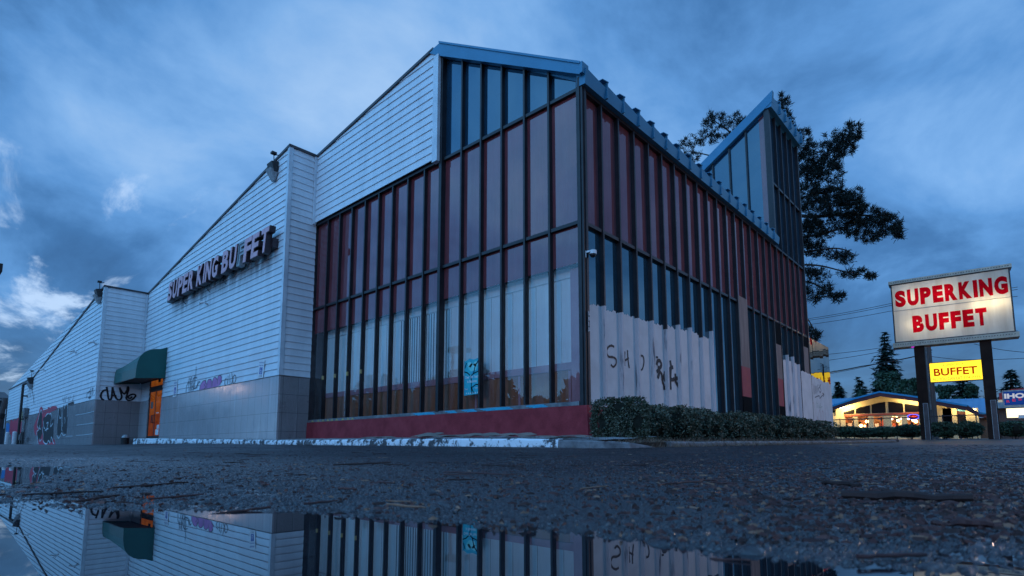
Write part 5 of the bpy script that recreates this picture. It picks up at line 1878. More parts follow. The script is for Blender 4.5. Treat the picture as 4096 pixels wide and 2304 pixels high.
def sx(px, py):          # local x / z of a reading on the sign plane
    p_ = U(px, py, 'X', SXp)
    for _ in range(3):
        s = (p_ - SO) @ ex
        p_ = U(px, py, 'X', SXp + s * ex[0])
    return (p_ - SO) @ ex, p_[2] - SO[2]


def SP(name, mb, mat, parent=None): return mb.build(name, M[mat] if isinstance(mat, str) else mat, parent or sg, local=True)


M['brownpost'] = pmat('brown_post_paint', (0.016, 0.008, 0.006), (0.026, 0.014, 0.010), 1.5, 0.7, 0, 0.12, 0.1, 10)
M['cream'] = pmat('cream_trim', (0.48, 0.42, 0.32), (0.36, 0.31, 0.24), 5, 0.6)
M['signred'] = pmat('sign_red', (0.40, 0.003, 0.012), (0.34, 0.003, 0.012), 3, 0.4)
M['dots'] = pmat('dark_bulb_sockets', (0.06, 0.05, 0.05), None, rough=.6)
x0 = (sx(2240, 718)[0] + sx(2253, 868)[0]) / 2
x1 = (sx(2539, 672)[0] + sx(2554, 845)[0]) / 2
z1 = (sx(2240, 722)[1] + sx(2537, 676)[1]) / 2
z0 = (sx(2253, 866)[1] + sx(2552, 838)[1]) / 2
for px in (2322.5, 2492.0):
    xc = sx(px, 1000)[0]
    pst = SP('post', MB().box(xc - .27, -.27, -.4, xc + .27, .27, z0 - .1), 'brownpost')
    zt = sx(px, 1016 if px < 2400 else 1008)[1]
    SP('access_panel', MB().box(xc - .02, -.29, 0.05, xc + .20, -.268, zt), 'flash', pst)
    mb = MB()
    mb.box(xc - .04, -.295, 0.05, xc - .02, -.271, zt + .02).box(xc + .20, -.295, .05, xc + .22, -.271, zt + .02).box(xc - .02, -.295, zt, xc + .20, -.271, zt + .02)
    SP('panel_edge', mb, 'lopen', pst)
# cabinet
dpt = .42
mb = MB()
mb.box(x0, -dpt, z0, x0 + .07, dpt, z1).box(x1 - .07, -dpt, z0, x1, dpt, z1)
mb.box(x0 + .07, -dpt, z1 - .07, x1 - .07, dpt, z1).box(x0 + .07, -dpt, z0, x1 - .07, dpt, z0 + .07)
cab = SP('cabinet', mb, 'black')
mb = MB()
SP('light_band', MB().box(x0 - .10, -dpt - .06, z1, x1 + .10, dpt + .06, z1 + .22), 'cream')
band = SP('light_band', MB().box(x0 - .10, -dpt - .10, z0 - .30, x1 + .14, dpt + .10, z0 - .0), 'cream')
mb = MB()
for k in range(46):
    xx = x0 + (x1 - x0) * (k + .5) / 46
    mb.ball((xx, -dpt - .065, z1 + .11), .030, .02, .030, 6, 4)
    mb.ball((xx, -dpt - .105, z0 - .13), .030, .02, .030, 6, 4)
SP('light_socket_row', mb, 'dots', band)
m, t, out = new_mat('backlit_sign_panel')
d1 = t.n('ShaderNodeBsdfDiffuse')
d2 = t.n('ShaderNodeBsdfTranslucent')
geo = t.n('ShaderNodeNewGeometry')
mp = t.n('ShaderNodeMapping')
t.l(geo.outputs['Position'], mp.inputs[0])
mp.inputs['Scale'].default_value = (1, 1, .15)
cc = t.mix(t.remap(t.noise(mp.outputs[0], 1.6, 5, .6), .4, .75), (0.86, 0.80, 0.68), (0.66, 0.58, 0.46))
t.l(cc, d1.inputs[0])
t.l(cc, d2.inputs[0])
mx = t.n('ShaderNodeMixShader')
mx.inputs[0].default_value = .45
t.l(d1.outputs[0], mx.inputs[1])
t.l(d2.outputs[0], mx.inputs[2])
t.l(mx.outputs[0], out.inputs[0])
M['panel'] = m
m, t, out = new_mat('translucent_red_letters')
d1 = t.n('ShaderNodeBsdfDiffuse')
d2 = t.n('ShaderNodeBsdfTranslucent')
d1.inputs[0].default_value = (0.50, 0.004, 0.016, 1)
d2.inputs[0].default_value = (0.90, 0.006, 0.03, 1)
mx = t.n('ShaderNodeMixShader')
mx.inputs[0].default_value = .6
t.l(d1.outputs[0], mx.inputs[1])
t.l(d2.outputs[0], mx.inputs[2])
t.l(mx.outputs[0], out.inputs[0])
M['redlit'] = m
for sgn_ in (-1, 1):
    y = sgn_ * (dpt - .02)
    zs = z0 + .07 + (z1 - z0 - .14) * .545
    f1 = SP('sign_face', MB().face([(x0 + .07, y, z0 + .07), (x1 - .07, y, z0 + .07), (x1 - .07, y, z1 - .07), (x0 + .07, y, z1 - .07)]), 'panel')
    SP('panel_joint', MB().box(x0 + .07, y - .02, zs - .012, x1 - .07, y + .02, zs + .012), 'concrete', f1)
    W_, H_ = x1 - x0 - .14, z1 - z0 - .14
    xd = (1, 0, 0) if sgn_ < 0 else (-1, 0, 0)
    for word, u0, u1, vb, vt in (('SUPERKING', .022, .985, .605, .895), ('BUFFET', .165, .80, .135, .425)):
        wts = {'I': .33, 'N': .98, 'K': .98, 'G': .98, 'E': .84, 'F': .80, 'T': .84, 'B': .92, 'P': .90, 'R': .98, 'U': .96, 'S': .92}
        tot_w = sum(wts[c_] for c_ in word) + .13 * (len(word) - 1)
        cur = 0
        for c_ in word:
            a = u0 + (u1 - u0) * cur / tot_w
            wv = (u1 - u0) * wts[c_] / tot_w * W_
            mb = MB()
            xx = x0 + .07 + a * W_ if sgn_ < 0 else x1 - .07 - a * W_
            add_text(mb, c_, (xx, y + sgn_ * .008, z0 + .07 + vb * H_), xd, (0, 0, 1), wv, (vt - vb) * H_, 0, .066)
            SP('letter', mb, 'redlit', f1)
            cur += wts[c_] + .13
# the one tube still burning inside, low on the right
tube_m = emat('fluorescent_tube', (1.0, 0.86, 0.58), 8.0)
SP('lamp_tube', MB().tube([(x1 - 2.0, .0, z0 + 2.02), (x1 - .2, 0, z0 + 2.12)], .03, 8), tube_m, cab)
def area_light(name, P_, col, e, sx_, sy_, rot):
    l_ = bpy.data.lights.new(name, 'AREA')
    l_.shape = 'RECTANGLE'
    l_.size, l_.size_y = sx_, sy_
    l_.energy = e
    l_.color = col
    o_ = bpy.data.objects.new(name, l_)
    COL.objects.link(o_)
    o_.location = P_
    o_.rotation_euler = rot
    return o_
def point_light(name, P_, col, e, rad=.1):
    l_ = bpy.data.lights.new(name, 'POINT')
    l_.energy = e
    l_.color = col
    l_.shadow_soft_size = rad
    o_ = bpy.data.objects.new(name, l_)
    COL.objects.link(o_)
    o_.location = P_
    return o_
ey = np.array([-ex[1], ex[0], 0])
for u, e in ((-.4, 15), (-1.0, 20), (-1.65, 13)):
    point_light('sign_tube_light', SO + ex * (x1 + u) + ey * .06 + np.array([0, 0, z0 + 1.90]), (1.0, .82, .48), e, .05)
for u in (1.1, 2.7):
    for v in (1.1, 2.9):
        point_light('sign_tube_light', SO + ex * (x0 + u) + ey * .15 + np.array([0, 0, z0 + v]), (1.0, .87, .66), 24, .2)
# yellow board
ya0 = (sx(2334, 915)[0] + sx(2342, 962)[0]) / 2
ya1 = (sx(2469, 904)[0] + sx(2475, 956)[0]) / 2
yz1 = (sx(2335, 914)[1] + sx(2469, 904)[1]) / 2
yz0 = (sx(2342, 963)[1] + sx(2475, 956)[1]) / 2
mb = MB()
mb.box(ya0, -.14, yz0, ya1, .14, yz0 + .04).box(ya0, -.14, yz1 - .04, ya1, .14, yz1).box(ya0, -.14, yz0 + .04, ya0 + .04, .14, yz1 - .04).box(ya1 - .04, -.14, yz0 + .04, ya1, .14, yz1 - .04)
yb = SP('lower_board', mb, 'black')
yel = emat('yellow_backlit_panel', (1.0, 0.68, 0.035), 1.8)
M['redink'] = emat('board_red_lettering', (0.50, 0.03, 0.005), .75)
M['faintink'] = emat('board_faint_lettering', (0.62, 0.42, 0.03), .8)
M['darkink'] = pmat('board_black_lettering', (0.035, 0.025, 0.012), None, rough=.5)
for sgn_ in (-1, 1):
    y = sgn_ * .125
    f1 = SP('board_face', MB().box(ya0 + .04, y - .006, yz0 + .04, ya1 - .04, y + .006, yz1 - .04), yel, yb)
    W_, H_ = ya1 - ya0 - .08, yz1 - yz0 - .08
    X_ = lambda u: (ya0 + .04 + u * W_) if sgn_ < 0 else (ya1 - .04 - u * W_)
    xd = (sgn_ * -1, 0, 0)
    for s, u, wv, v, hv, mt, bd in (('AMERICAN', .33, .26, .80, .13, 'faintink', .0), ('BUFFET', .075, .84, .30, .40, 'redink', .022), ('ALL YOU CAN EAT', .04, .58, .055, .155, 'darkink', -.005), ('774-7775', .645, .32, .07, .12, 'redink', -.008)):
        mb = MB()
        add_text(mb, s, (X_(u), y + sgn_ * .009, yz0 + .04 + v * H_), xd, (0, 0, 1), wv * W_, hv * H_, .004, bd)
        mb.build('lettering', M[mt], yb, local=True)
    mb = MB()
    for u in (.275, .645):
        c_ = (X_(u), y + sgn_ * .009, yz0 + .04 + .865 * H_)
        mb.face([(c_[0] + (.05 if k % 2 == 0 else .02) * math.sin(k * PI / 5) * -sgn_, c_[1], c_[2] + (.05 if k % 2 == 0 else .02) * math.cos(k * PI / 5)) for k in range(10)][::-1])
    mb.build('star', M['darkink'], yb, local=True)
SP('magenta_lamp', MB().ball((x0 + .95, -.2, z0 - .31), .12, .10, .05, 10, 6), emat('magenta_lamp', (.75, .05, .8), .8), band)

up2 = thing('utility_pole', 'weathered timber utility pole standing between the posts of the big sign', 'pole', (51, U(2349, 1000, 'X', 51)[1], .8))
a, b_ = U(2339, 865, 'X', 51), U(2352, 1085, 'X', 51)
mb = MB().tube([(51, b_[1], .5), (51, b_[1], 5), (51, b_[1] + .02, 9.6)], [.24, .22, .19], 10)
mb.build('pole', M['wood'], up2)
MB().tube([(50.8, b_[1] + .1, 3.0), (50.8, b_[1] + .1, 9.3)], .05, 6).build('conduit', M['concrete_dark'], up2)


def wire(pts, label, r_=.018, name='power_line'):
    mb = MB()
    n = 14
    for (A_, B_) in zip(pts, pts[1:]):
        A_, B_ = np.array(A_), np.array(B_)
        sag = .012 * np.linalg.norm(B_ - A_)
        mb.tube([A_ + (B_ - A_) * k / n - np.array([0, 0, sag * 4 * (k / n) * (1 - k / n)]) for k in range(n + 1)], r_, 5)
    o = mb.build(name, M['black'], loc=pts[0])
    tag(o, label, 'cable', 'overhead cables')


WX = 60
wl = [((1990, 808), (2238, 764), (2560, 722), 'uppermost overhead cable left of the big sign'), ((1990, 812), (2238, 769), (2560, 728), 'overhead cable just below the uppermost one'), ((1990, 822), (2238, 783), (2560, 745), 'third overhead cable from the top'),
      ((2040, 895), (2250, 870), (2560, 832), 'thin overhead cable crossing the fir top'), ((2040, 912), (2250, 878), (2560, 845), 'thin overhead cable below the fir tip'), ((2330, 895), (2420, 905), (2600, 900), 'overhead cable behind the yellow board'),
      ((2450, 865), (2520, 880), (2600, 888), 'overhead cable right of the right sign post')]
for a, b_, c_, l_ in wl:
    wire([U(*a, 'X', WX), U(*b_, 'X', WX), U(*c_, 'X', WX)], l_, .022)
wire([U(2050, 942, 'X', 52), U(2165, 922, 'X', 52), U(2305, 896, 'X', 52), U(2345, 880, 'X', 52)], 'thick bundled cable running low from the utility pole toward the mirrored wing', .045)
wire([U(2050, 946, 'X', 52), U(2200, 917, 'X', 52), U(2345, 886, 'X', 52)], 'second cable slung under the thick bundle', .02)

# ================================================================== RESTAURANT ACROSS THE STREET
XR = 66.0
V = lambda px, py, dx=0: U(px, py, 'X', XR + dx)
M['cream_wall'] = pmat('cream_stucco', (0.56, 0.46, 0.27), (0.48, 0.39, 0.23), 2, 0.8)
M['maroon'] = pmat('maroon_fascia', (0.10, 0.012, 0.020), (0.07, 0.01, 0.016), 2, 0.6)
M['redband'] = pmat('rust_red_band', (0.36, 0.075, 0.035), (0.28, 0.05, 0.03), 3, 0.6)
M['teal_roof'] = pmat('blue_seam_roof', (0.02, 0.22, 0.42), (0.03, 0.27, 0.48), 2, 0.4, .2, .5, 0, 1)
M['darkglass'] = pmat('dark_window', (0.006, 0.005, 0.006), None, rough=.25, spec=.3)
M['roomwall'] = pmat('warm_dining_room', (0.62, 0.36, 0.18), (0.40, 0.17, 0.08), 1.1, 0.8)
rs_ = thing('diner_building', 'low A-frame diner across the street with blue roof, cream gable and warm lit windows', 'building', (XR, V(2222, 1000)[1], 1.2))
RP = lambda name, mb, mat, parent=None: mb.build(name, M[mat] if isinstance(mat, str) else mat, parent or rs_)
zr = crop(3280, 1540, 1456 / 460)
q3 = lambda pts, dx=0: [U(*zr(x, y), 'X', XR + dx) for x, y in pts]
GB = float(V(2222, 1112)[2]) - .5
# gable wall above the window band
top = q3([(200, 300), (300, 262), (480, 195), (640, 140), (790, 105), (950, 120), (1100, 150), (1290, 190), (1480, 235), (1640, 300)])
bot = q3([(1640, 400), (1290, 395), (200, 400)])
RP('wall', MB().prism(top + bot, (.25, 0, 0)), 'cream_wall')
for pts in ([(300, 372), (300, 346), (433, 308), (433, 364)], [(455, 363), (455, 300), (540, 275), (628, 256), (632, 358)], [(655, 358), (650, 250), (740, 225), (826, 213), (833, 353)], [(868, 351), (862, 210), (950, 220), (1048, 238), (1056, 345)], [(1078, 343), (1072, 238), (1170, 252), (1270, 268), (1275, 338)]):
    RP('clerestory_window', MB().prism(q3(pts, -.04), (.035, 0, 0)), 'darkglass')
RP('red_band', MB().prism(q3([(300, 376), (1295, 342), (1300, 366), (300, 400)], -.12), (.11, 0, 0)), 'redband')
for x in (205, 285, 444, 642, 850, 1064, 1282, 1400, 1560):
    a = U(*zr(x, 395), 'X', XR)
    w_ = .22 if x not in (205, 850) else .34
    RP('pillar', MB().box(XR - .08, a[1] - w_, GB, XR + .2, a[1] + w_, a[2] + .02), 'cream_wall')
a, b_ = U(*zr(210, 395), 'X', XR), U(*zr(1640, 395), 'X', XR)
RP('low_wall', MB().box(XR, b_[1], GB, XR + .25, a[1], U(*zr(700, 530), 'X', XR)[2]), 'cream_wall')
mb = MB()
zc_, zf_ = a[2] + .05, GB
mb.box(XR + 5, b_[1], zf_, XR + 5.2, a[1], zc_).box(XR + .3, b_[1], zc_, XR + 5.2, a[1], zc_ + .2).box(XR + .3, b_[1], zf_, XR + 5, a[1], zf_ + .2)
mb.box(XR + .3, a[1], zf_, XR + 5, a[1] + .2, zc_).box(XR + .3, b_[1] - .2, zf_, XR + 5, b_[1], zc_)
rm = RP('dining_room', mb, 'roomwall')
for x in (330, 380, 500, 560, 720, 800, 930, 1010, 1150, 1230):
    c_ = U(*zr(x, 470), 'X', XR + 4)
    RP('room_partition', MB().box(XR + 3.5, c_[1] - .25, GB, XR + 4.4, c_[1] + random.uniform(.05, .5), c_[2] + random.uniform(-.2, .5)), random.choice(['redband', 'wains', 'white', 'plywood']), rm)
for x in (378, 553, 755, 968):
    c_ = [U(*zr(x + dx_, y), 'X', XR - .02) for dx_, y in ((-26, 440), (26, 438), (26, 420), (-26, 422))]
    wl_ = RP('window_lettering', MB().prism([c_[0], c_[1], c_[2], c_[3]], (.01, 0, 0)), 'spray_grey')
bm = emat('pendant_bulb', (1.0, 0.55, 0.18), 14.0)
bm2 = emat('white_bulb', (1.0, 0.85, 0.6), 14.0)
for x, y, r_, mt in ((427, 465, .12, bm), (594, 462, .20, bm), (478, 510, .11, bm), (519, 514, .20, bm), (567, 518, .12, bm), (908, 430, .12, bm2), (985, 452, .18, bm), (1040, 427, .15, bm2), (1122, 427, .12, bm2), (1183, 445, .19, bm), (1214, 462, .19, bm), (922, 392, .10, bm), (965, 402, .13, bm)):
    c_ = U(*zr(x, y), 'X', XR + 1.2)
    pn = RP('pendant_lamp', MB().ball(c_, r_ * .8, r_ * .8, r_ * .8, 10, 8), mt, rm)
    RP('cord', MB().tube([c_ + np.array([0, 0, r_ * .7]), (c_[0], c_[1], zc_)], .015, 4), 'black', pn) if False else None
for x in (400, 620, 820, 1000, 1200):
    c_ = U(*zr(x, 440), 'X', XR + 2.2)
    point_light('dining_room_light', c_, (1.0, .60, .28), 55, .2)
# OPEN neon
c_ = U(*zr(1180, 403), 'X', XR - .06)
nb = RP('open_sign', MB().prism([(XR - .05, c_[1] + .47 * math.cos(a_), c_[2] + .27 * math.sin(a_)) for a_ in np.linspace(0, 2 * PI, 25)[:-1]], (.04, 0, 0)), 'void')
mb = MB()
mb.tube([(XR - .08, c_[1] + .45 * math.cos(a_), c_[2] + .25 * math.sin(a_)) for a_ in np.linspace(0, 2 * PI, 25)], .035, 6, False)
RP('neon_ring', mb, emat('blue_neon', (.12, .10, 1.0), 3.0), nb)
mb = MB()
add_text(mb, 'OPEN', (XR - .09, c_[1] + .31, c_[2] - .09), (0, -1, 0), (0, 0, 1), .62, .18, .02, .02)
RP('neon_lettering', mb, emat('red_neon', (1.0, .06, .03), 3.5), nb)
# roofs with overhang
pk, le, re_ = V(2220, 987), V(2092, 1026), V(2440, 1022)
OH = 1.7
def slab(A_, B_, th, x0_, x1_, mat, name):
    mb = MB()
    a_, b2 = np.array(A_), np.array(B_)
    mb.hexa([(x0_, a_[1], a_[2] - th), (x1_, a_[1], a_[2] - th), (x1_, b2[1], b2[2] - th), (x0_, b2[1], b2[2] - th)],
            [(x0_, a_[1], a_[2]), (x1_, a_[1], a_[2]), (x1_, b2[1], b2[2]), (x0_, b2[1], b2[2])])
    return RP(name, mb, mat)
mid_l = V(2160, 1003)
mid_r = V(2310, 999)
for A_, B_ in ((le, mid_l), (mid_l, pk), (pk, mid_r), (mid_r, re_)):
    slab(A_, B_, .16, XR - OH, XR + 9, 'teal_roof', 'roof')
    slab(np.array(A_) - [0, 0, .165], np.array(B_) - [0, 0, .165], .34, XR - OH + .05, XR - OH + .35, 'maroon', 'roof_fascia')
    slab(np.array(A_) - [0, 0, .165], np.array(B_) - [0, 0, .165], .10, XR - OH + .36, XR + 8, 'maroon', 'soffit')
mb = MB()
e = V(2464, 1039)
mb.hexa([(XR - OH, re_[1] + .1, re_[2] - .5), (XR - OH + .4, re_[1] + .1, re_[2] - .5), (XR - OH + .4, e[1], e[2] - .4), (XR - OH, e[1], e[2] - .4)],
        [(XR - OH, re_[1] + .1, re_[2]), (XR - OH + .4, re_[1] + .1, re_[2]), (XR - OH + .4, e[1], e[2]), (XR - OH, e[1], e[2])])
RP('roof_fascia', mb, 'maroon')
# cross roofs
def cross(pa, pb, pc, pd, nm):
    A_, B_, C_, D_ = U(*pa, 'X', 78), U(*pb, 'X', 78), U(*pc, 'X', XR + .5), U(*pd, 'X', XR + .5)
    mb = MB().hexa([A_ - [0, 0, .15], B_ - [0, 0, .15], C_ - [0, 0, .15], D_ - [0, 0, .15]], [A_, B_, C_, D_])
    r = RP('roof', mb, 'teal_roof')
    mb = MB()
    n = max(4, int(abs(A_[1] - B_[1]) / .55))
    for k in range(n + 1):
        u = k / n
        p_, q_ = A_ + (B_ - A_) * u, D_ + (C_ - D_) * u
        mb.hexa([p_ + [0, -.03, 0], p_ + [0, .03, 0], q_ + [0, .03, 0], q_ + [0, -.03, 0]], [p_ + [0, -.03, .07], p_ + [0, .03, .07], q_ + [0, .03, .07], q_ + [0, -.03, .07]])
    RP('roof_seam', mb, 'teal_roof', r)
    RP('roof_fascia', MB().hexa([D_ + [-.1, 0, -.45], C_ + [-.1, 0, -.45], C_ + [.1, 0, -.45], D_ + [.1, 0, -.45]], [D_ + [-.1, 0, -.152], C_ + [-.1, 0, -.152], C_ + [.1, 0, -.152], D_ + [.1, 0, -.152]]), 'maroon', r)
    return D_, C_
D_, C_ = cross((2330, 1006), (2500, 1001), (2500, 1041), (2330, 1020), 'r')
cross((2040, 1006), (2180, 999), (2150, 1010), (2040, 1026), 'l')
RP('annex_wall', MB().box(XR + .9, C_[1] - 3, GB, XR + 1.2, re_[1] + 3, C_[2] - .3), 'brick' if 'brick' in M else 'wains')
RP('wall', MB().box(XR + .3, a[1] + .0, GB, XR + .5, a[1] + 6, a[2] + .4), 'cream_wall')
RP('side_door', MB().box(XR + .24, a[1] + .5, GB, XR + .29, a[1] + 1.7, a[2] - .1), 'maroon')
RP('roof_unit', MB().box(XR + 6, V(2190, 1000)[1] - 1.2, V(2190, 992)[2] - .6, XR + 8, V(2190, 1000)[1] + 1.0, V(2190, 992)[2] + .35), 'lopen')
# tube lights under the eaves
tb = emat('eave_tube', (1.0, .80, .36), 16.0)
for p_, q_, e_ in (((245, 292), (390, 236), 330), ((1025, 156), (1250, 192), 190)):
    A_, B_ = U(*zr(*p_), 'X', XR - .75), U(*zr(*q_), 'X', XR - .75)
    RP('eave_light', MB().tube([A_, B_], .075, 8), tb)
    for u in (.15, .5, .85):
        pl2 = A_ + (B_ - A_) * u + np.array([-.05, 0, -.22])
        point_light('eave_tube_light', pl2, (1.0, .74, .30), e_ / 3, .15)
for px, py, e_ in ((2409, 1024, 60), (2442, 1030, 22)):
    c_ = V(px, py, -.6)
    RP('eave_light', MB().box(c_[0] - .1, c_[1] - .35, c_[2] - .05, c_[0] + .1, c_[1] + .35, c_[2] + .02), tb)
    point_light('eave_tube_light', c_ + np.array([-.1, 0, -.25]), (1.0, .74, .34), e_, .12)
# annex under the right eave
for px, w_ in ((2362, 1.0), (2382, .25), (2398, .3), (2447, .45)):
    p_ = V(px, 1060)
    RP('pillar', MB().box(XR - .1, p_[1] - w_, GB, XR + .3, p_[1] + w_, V(px, 1027)[2]), 'cream_wall')
RP('dark_opening', MB().box(XR + .26, V(2440, 1050)[1], GB, XR + .3, V(2404, 1050)[1], V(2420, 1046)[2]), 'darkglass')
# fence along the street edge
fn = thing('chain_link_fence', 'thin chain link fence with a top rail behind the street bushes', 'fence', (48.5, 5, 1))
FX = 48.5
a, b_ = U(2080, 1057, 'X', FX), U(2500, 1052, 'X', FX)
b_[2] = a[2] + .05
MB().tube([a, b_], .035, 6).build('rail', M['lcan'], fn)
for k in range(12):
    p_ = a + (b_ - a) * k / 11
    MB().tube([(FX, p_[1], .4), (FX, p_[1], p_[2] + .08)], .035, 6).build('post', M['lcan'], fn)
mb = MB()
L_ = np.linalg.norm(b_ - a)
for k in range(int(L_ / .22)):
    for s in (1, -1):
        p0 = a + (b_ - a) * (k * .22 / L_)
        y1_ = p0[1] - s * 1.4
        if min(a[1], b_[1]) < y1_ < max(a[1], b_[1]):
            mb.tube([(FX, p0[1], p0[2]), (FX, y1_, p0[2] - 1.4)], .004, 3, False)
mb.build('mesh', M['lcan'], fn)

# blue board sign and brick building at the right edge
M['brick'] = pmat('brown_brick', (0.15, 0.075, 0.055), (0.10, 0.05, 0.04), 14, 0.85)
IX = 52.0  # street line
W3 = lambda px, py, dx=0: U(px, py, 'X', IX + dx)
ib = thing('blue_pole_sign', 'blue IHOP board above a bright white panel at the right edge', 'sign', (IX, W3(2560, 1000)[1], 1))
a, b_ = W3(2520, 983), W3(2524, 1023)
y1_ = W3(2622, 1000)[1]
M['blueface'] = emat('blue_backlit_face', (.012, .07, .40), .55)
brd = MB().box(IX - .12, y1_, b_[2], IX + .12, a[1], a[2]).build('board', M['lopen'], ib)
MB().box(IX - .13, y1_ + .08, b_[2] + .09, IX - .121, a[1] - .08, a[2] - .09).build('board_face', M['blueface'], brd)
mb = MB()
l0 = W3(2527, 1003.5)
add_text(mb, 'IHOP', (IX - .15, l0[1], l0[2]), (0, -1, 0), (0, 0, 1), abs(W3(2594, 1000)[1] - l0[1]), W3(2527, 991)[2] - l0[2], .02, .045)
mb.build('lettering', emat('white_backlit_letters', (.80, .85, 1.0), .6), brd)
mb = MB()
l1 = W3(2530, 1014)
pth = [(IX - .14, l1[1] - 2.6 * k / 12, l1[2] + .16 * math.sin(PI * k / 12)) for k in range(13)]
rbl = emat('red_backlit_letters', (.75, .05, .08), .6)
for k, ch in enumerate('RESTAURANT'):
    u = (k + .5) / 10
    mb = MB()
    add_text(mb, ch, (IX - .15, l1[1] - 3.1 * u + .1, l1[2] - .02 + .22 * math.sin(PI * u)), (0, -1, 0), (0, 0, 1), .17, .17, .01, .01)
    mb.build('letter', rbl, brd)
a2, b2_ = W3(2531, 1028), W3(2531, 1051)
MB().box(IX - .10, y1_, b2_[2], IX + .10, a2[1], a2[2]).build('lit_panel', emat('white_lit_panel', (1.0, .86, .56), 1.9), ib)
MB().box(IX - .11, y1_, b2_[2] - .06, IX + .11, W3(2562, 1050)[1], b2_[2] + .16).build('panel_cover', M['white'], ib)
MB().box(IX - .2, W3(2590, 1000)[1] - .2, .5, IX + .2, W3(2590, 1000)[1] + .2, b2_[2] - .06).build('post', M['black'], ib)
bb = thing('brick_building', 'brown brick building with a red roof edge behind the blue board', 'building', (58, W3(2540, 1000)[1], 1))
c_ = U(2506, 1028, 'X', 57)
MB().box(57, c_[1] - 9, .6, 63, c_[1], c_[2]).build('wall', M['brick'], bb)
MB().box(56.6, c_[1] - 9, c_[2] + .003, 63.4, c_[1] + .2, c_[2] + .45).build('roof_band', M['lopen'], bb)
e = U(2503, 984, 'X', 59)
MB().prism([(59, c_[1] - 9, c_[2] + .46), (59, c_[1] - .2, c_[2] + .46), (59, c_[1] - .2, e[2] - .2), (59, c_[1] - 1.0, e[2] + .1), (59, c_[1] - 9, e[2] + .1)], (3, 0, 0)).build('upper_roof', M['signred'], bb)
MB().box(58.9, U(2521, 1000, 'X', 59)[1], U(2515, 1022, 'X', 59)[2], 58.97, U(2510, 1000, 'X', 59)[1], U(2515, 1006, 'X', 59)[2]).build('window', emat('pale_lit_window', (.8, .8, .7), .45), bb)
crown_tree('narrow dark cypress against the brick wall right of the right sign post', 2501, 1008, 1095, 54, 9, 2200, .16, 'decid', None, 'cypress_tree')

# ================================================================== LITTER ON THE ASPHALT
M['chip'] = pmat('dark_bark_chip', (0.030, 0.009, 0.009), (0.055, 0.018, 0.016), 30, 0.6)
M['chip2'] = pmat('tan_wood_chip', (0.20, 0.13, 0.085), (0.14, 0.09, 0.06), 30, 0.7)
M['chip3'] = pmat('black_wet_chip', (0.014, 0.007, 0.007), (0.028, 0.013, 0.012), 30, 0.75)


def dl(dep, lat):
    return dep * math.cos(AZ) + lat * math.sin(AZ), dep * math.sin(AZ) - lat * math.cos(AZ)


def chip(mb, x, y, z, L, wd, th, a, kink=.15):
    n = 4 if L > .05 else 2
    ca, sa = math.cos(a), math.sin(a)
    ra, rb = [], []
    pts = []
    for k in range(n + 1):
        u = k / n - .5
        off = random.uniform(-kink, kink) * wd
        pts.append((x + ca * u * L - sa * off, y + sa * u * L + ca * off, z + random.uniform(0, th * .5)))
    prev = None
    for k, p_ in enumerate(pts):
        t_ = 1.0 if 0 < k < n else random.uniform(.3, .8)
        w2, h2 = wd * t_ * random.uniform(.7, 1.1), th * t_
        ring_ = [(p_[0] - sa * w2, p_[1] + ca * w2, p_[2]), (p_[0], p_[1], p_[2] + h2), (p_[0] + sa * w2, p_[1] - ca * w2, p_[2])]
        if prev:
            for i in range(2):
                mb.face([prev[i], ring_[i], ring_[i + 1], prev[i + 1]])
        prev = ring_


mb = MB()
cnt = 0
while cnt < 9500:
    dep = .75 * (9.5 / .75) ** random.random()
    lat = random.uniform(-1.0, 1.0) * dep * .98
    dens = np.interp(lat / dep, [-1, -.3, .1, .5, 1], [.10, .2, .3, .85, 1.0]) * np.interp(dep, [.7, 1.1, 1.8, 3.5, 6, 9.5], [.25, .5, .9, 1, .7, .4])
    if random.random() > dens: continue
    x, y = dl(dep, lat)
    mz = float(macro(x, y))
    if mz < -.004: continue
    cnt += 1
    L = random.uniform(.005, .017) * random.choice((1, 1, 1, 2.0)) * np.interp(dep, [.7, 3, 8], [.8, 1.3, 2.2]) * (1.1 if lat > .25 * dep else .9)
    mb.mi = random.choices((0, 1, 2), (7, 1.0, 4))[0]
    chip(mb, x, y, mz + .004, L, L * random.uniform(.07, .2), random.uniform(.003, .007), random.uniform(0, 6.28))
o = mb.build('bark_litter', [M['chip'], M['chip2'], M['chip3']])
tag(o, 'bark chips, needles and leaf scraps strewn over the wet asphalt', 'litter', kind='stuff')


def twig(px0, py0, px1, py1, rad, label, mat='chip', group=None):
    """a fallen twig lying on the asphalt between two readings"""
    def gp(px, py):
        d_ = U(px, py, 'Z', CAM_H - 1.0 if py > 1130 else CAM_H + 1.0) - np.array([0, 0, CAM_H])
        d_ /= np.hypot(d_[0], d_[1])
        for r_ in np.geomspace(.5, 14, 900):
            p_ = np.array([0, 0, CAM_H]) + d_ * r_
            if p_[2] <= float(macro(p_[0], p_[1])) + .006: break
        return np.array([p_[0], p_[1], float(macro(p_[0], p_[1])) + .006])
    A_, B_ = gp(px0, py0), gp(px1, py1)
    rad *= .68
    n = 7
    d = B_ - A_
    pr = np.array([-d[1], d[0], 0]) / (np.linalg.norm(d) + 1e-6)
    pts = [A_ + d * k / n + pr * rng.normal(0, .02) * np.linalg.norm(d) + np.array([0, 0, rad * rng.uniform(.5, 1.0)]) for k in range(n + 1)]
    rr = [rad * rng.uniform(.75, 1.15) * (1 - .5 * abs(k / n - .4)) for k in range(n + 1)]
    mb = MB().tube(pts, rr, 7)
    k = 4
    if rad > .004:
        mb.tube([pts[k], pts[k] + pr * rad * 5 + d * .06 + np.array([0, 0, rad])], [rad * .5, rad * .2], 5)
    o = mb.build('twig', M[mat], loc=A_)
    tag(o, label, 'twig', group)


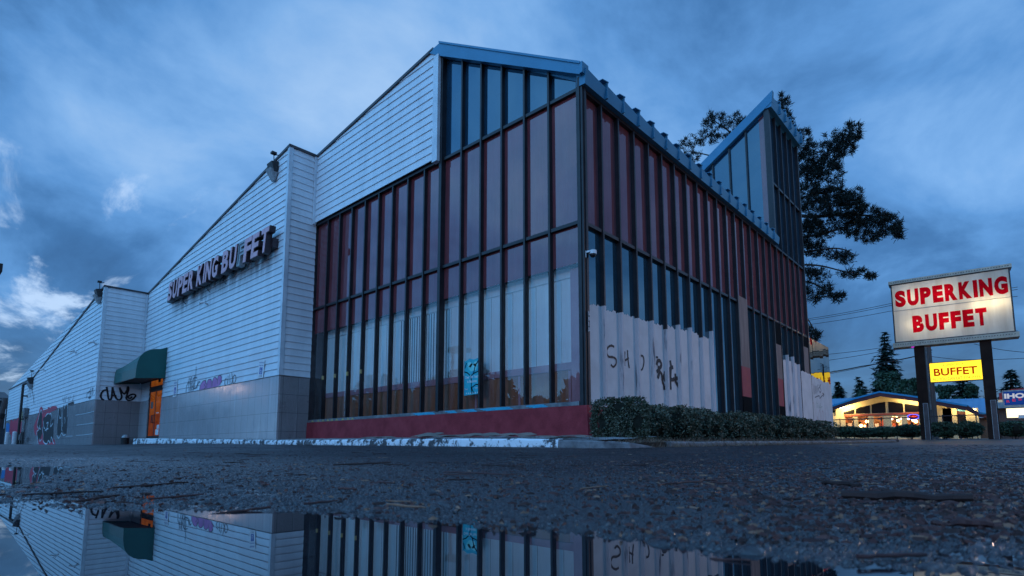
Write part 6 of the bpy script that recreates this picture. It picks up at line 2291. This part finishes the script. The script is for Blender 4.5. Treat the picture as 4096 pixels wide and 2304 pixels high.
twig(2118, 1254, 2450, 1266, .019, 'thick dark bark stick lying right of centre, the largest on the asphalt', 'chip3')
twig(2070, 1218, 2170, 1228, .014, 'stubby dark stick just behind the largest one', 'chip3')
twig(2388, 1325, 2520, 1330, .011, 'dark stick near the lower right corner')
twig(2345, 1320, 2395, 1326, .006, 'short reddish stick left of the lower right corner stick')
twig(1785, 1410, 1890, 1413, .0028, 'thin red brown twig near the right end of the puddle')
twig(2160, 1467 - 60, 2330, 1400, .0045, 'faint brown stick above the bottom right water', 'chip')
twig(1660, 1222, 1788, 1210, .0062, 'red brown twig mid right before the hedge', 'chip')
twig(1790, 1215, 1850, 1219, .0055, 'short red twig beside the mid right twig', 'chip')
twig(840, 1172, 985, 1165, .009, 'heaped dark twig mid left of centre', 'chip3')
twig(960, 1168, 1030, 1172, .008, 'curved dark twig continuing the heap left of centre', 'chip3')
twig(1210, 1170, 1320, 1176, .007, 'long dark twig in front of the corner post', 'chip3')
twig(1120, 1188, 1290, 1196, .0065, 'two toned twig below the corner post', 'chip')
twig(285, 1230, 470, 1215, .006, 'long thin dark twig left, above the puddle', 'chip3')
twig(55, 1247, 260, 1238, .005, 'long thin dark twig at the far left above the puddle', 'chip3')
twig(190, 1265, 300, 1248, .006, 'knobbly dark twig below the far left pair', 'chip3')
twig(375, 1258, 510, 1246, .005, 'red twig left of centre above the awning reflection', 'chip')
twig(520, 1300, 680, 1278, .0042, 'red twig at the puddle rim above the awning reflection', 'chip')
twig(765, 1270, 850, 1262, .0045, 'reddish twig at the puddle rim right of the awning reflection', 'chip')
twig(970, 1272, 1075, 1280, .0045, 'tan and red twig above the pale reflected blinds', 'chip2')
twig(1460, 1232, 1530, 1224, .004, 'pale tan splinter before the hedge shrubs', 'chip2')
twig(970, 1262, 1035, 1264, .003, 'pale thin splinter left of the tan twig', 'chip2')
for k in range(70):
    dep = random.uniform(1.2, 7.5)
    lat = random.uniform(-.7, .9) * dep
    px_ = 1288 + lat / dep * 1419
    py_ = 1130 + (CAM_H - float(macro(*dl(dep, lat))) - .004) / dep * 1411
    if py_ < 1136 or (py_ > 1270 and px_ < 1900): continue
    L = random.uniform(18, 70)
    twig(px_, py_, px_ + L, py_ + random.uniform(-3, 3), random.uniform(.003, .006), 'small dark twig among the bark chips on the wet asphalt', random.choice(['chip', 'chip3', 'chip3']), 'small twigs scattered on the asphalt')
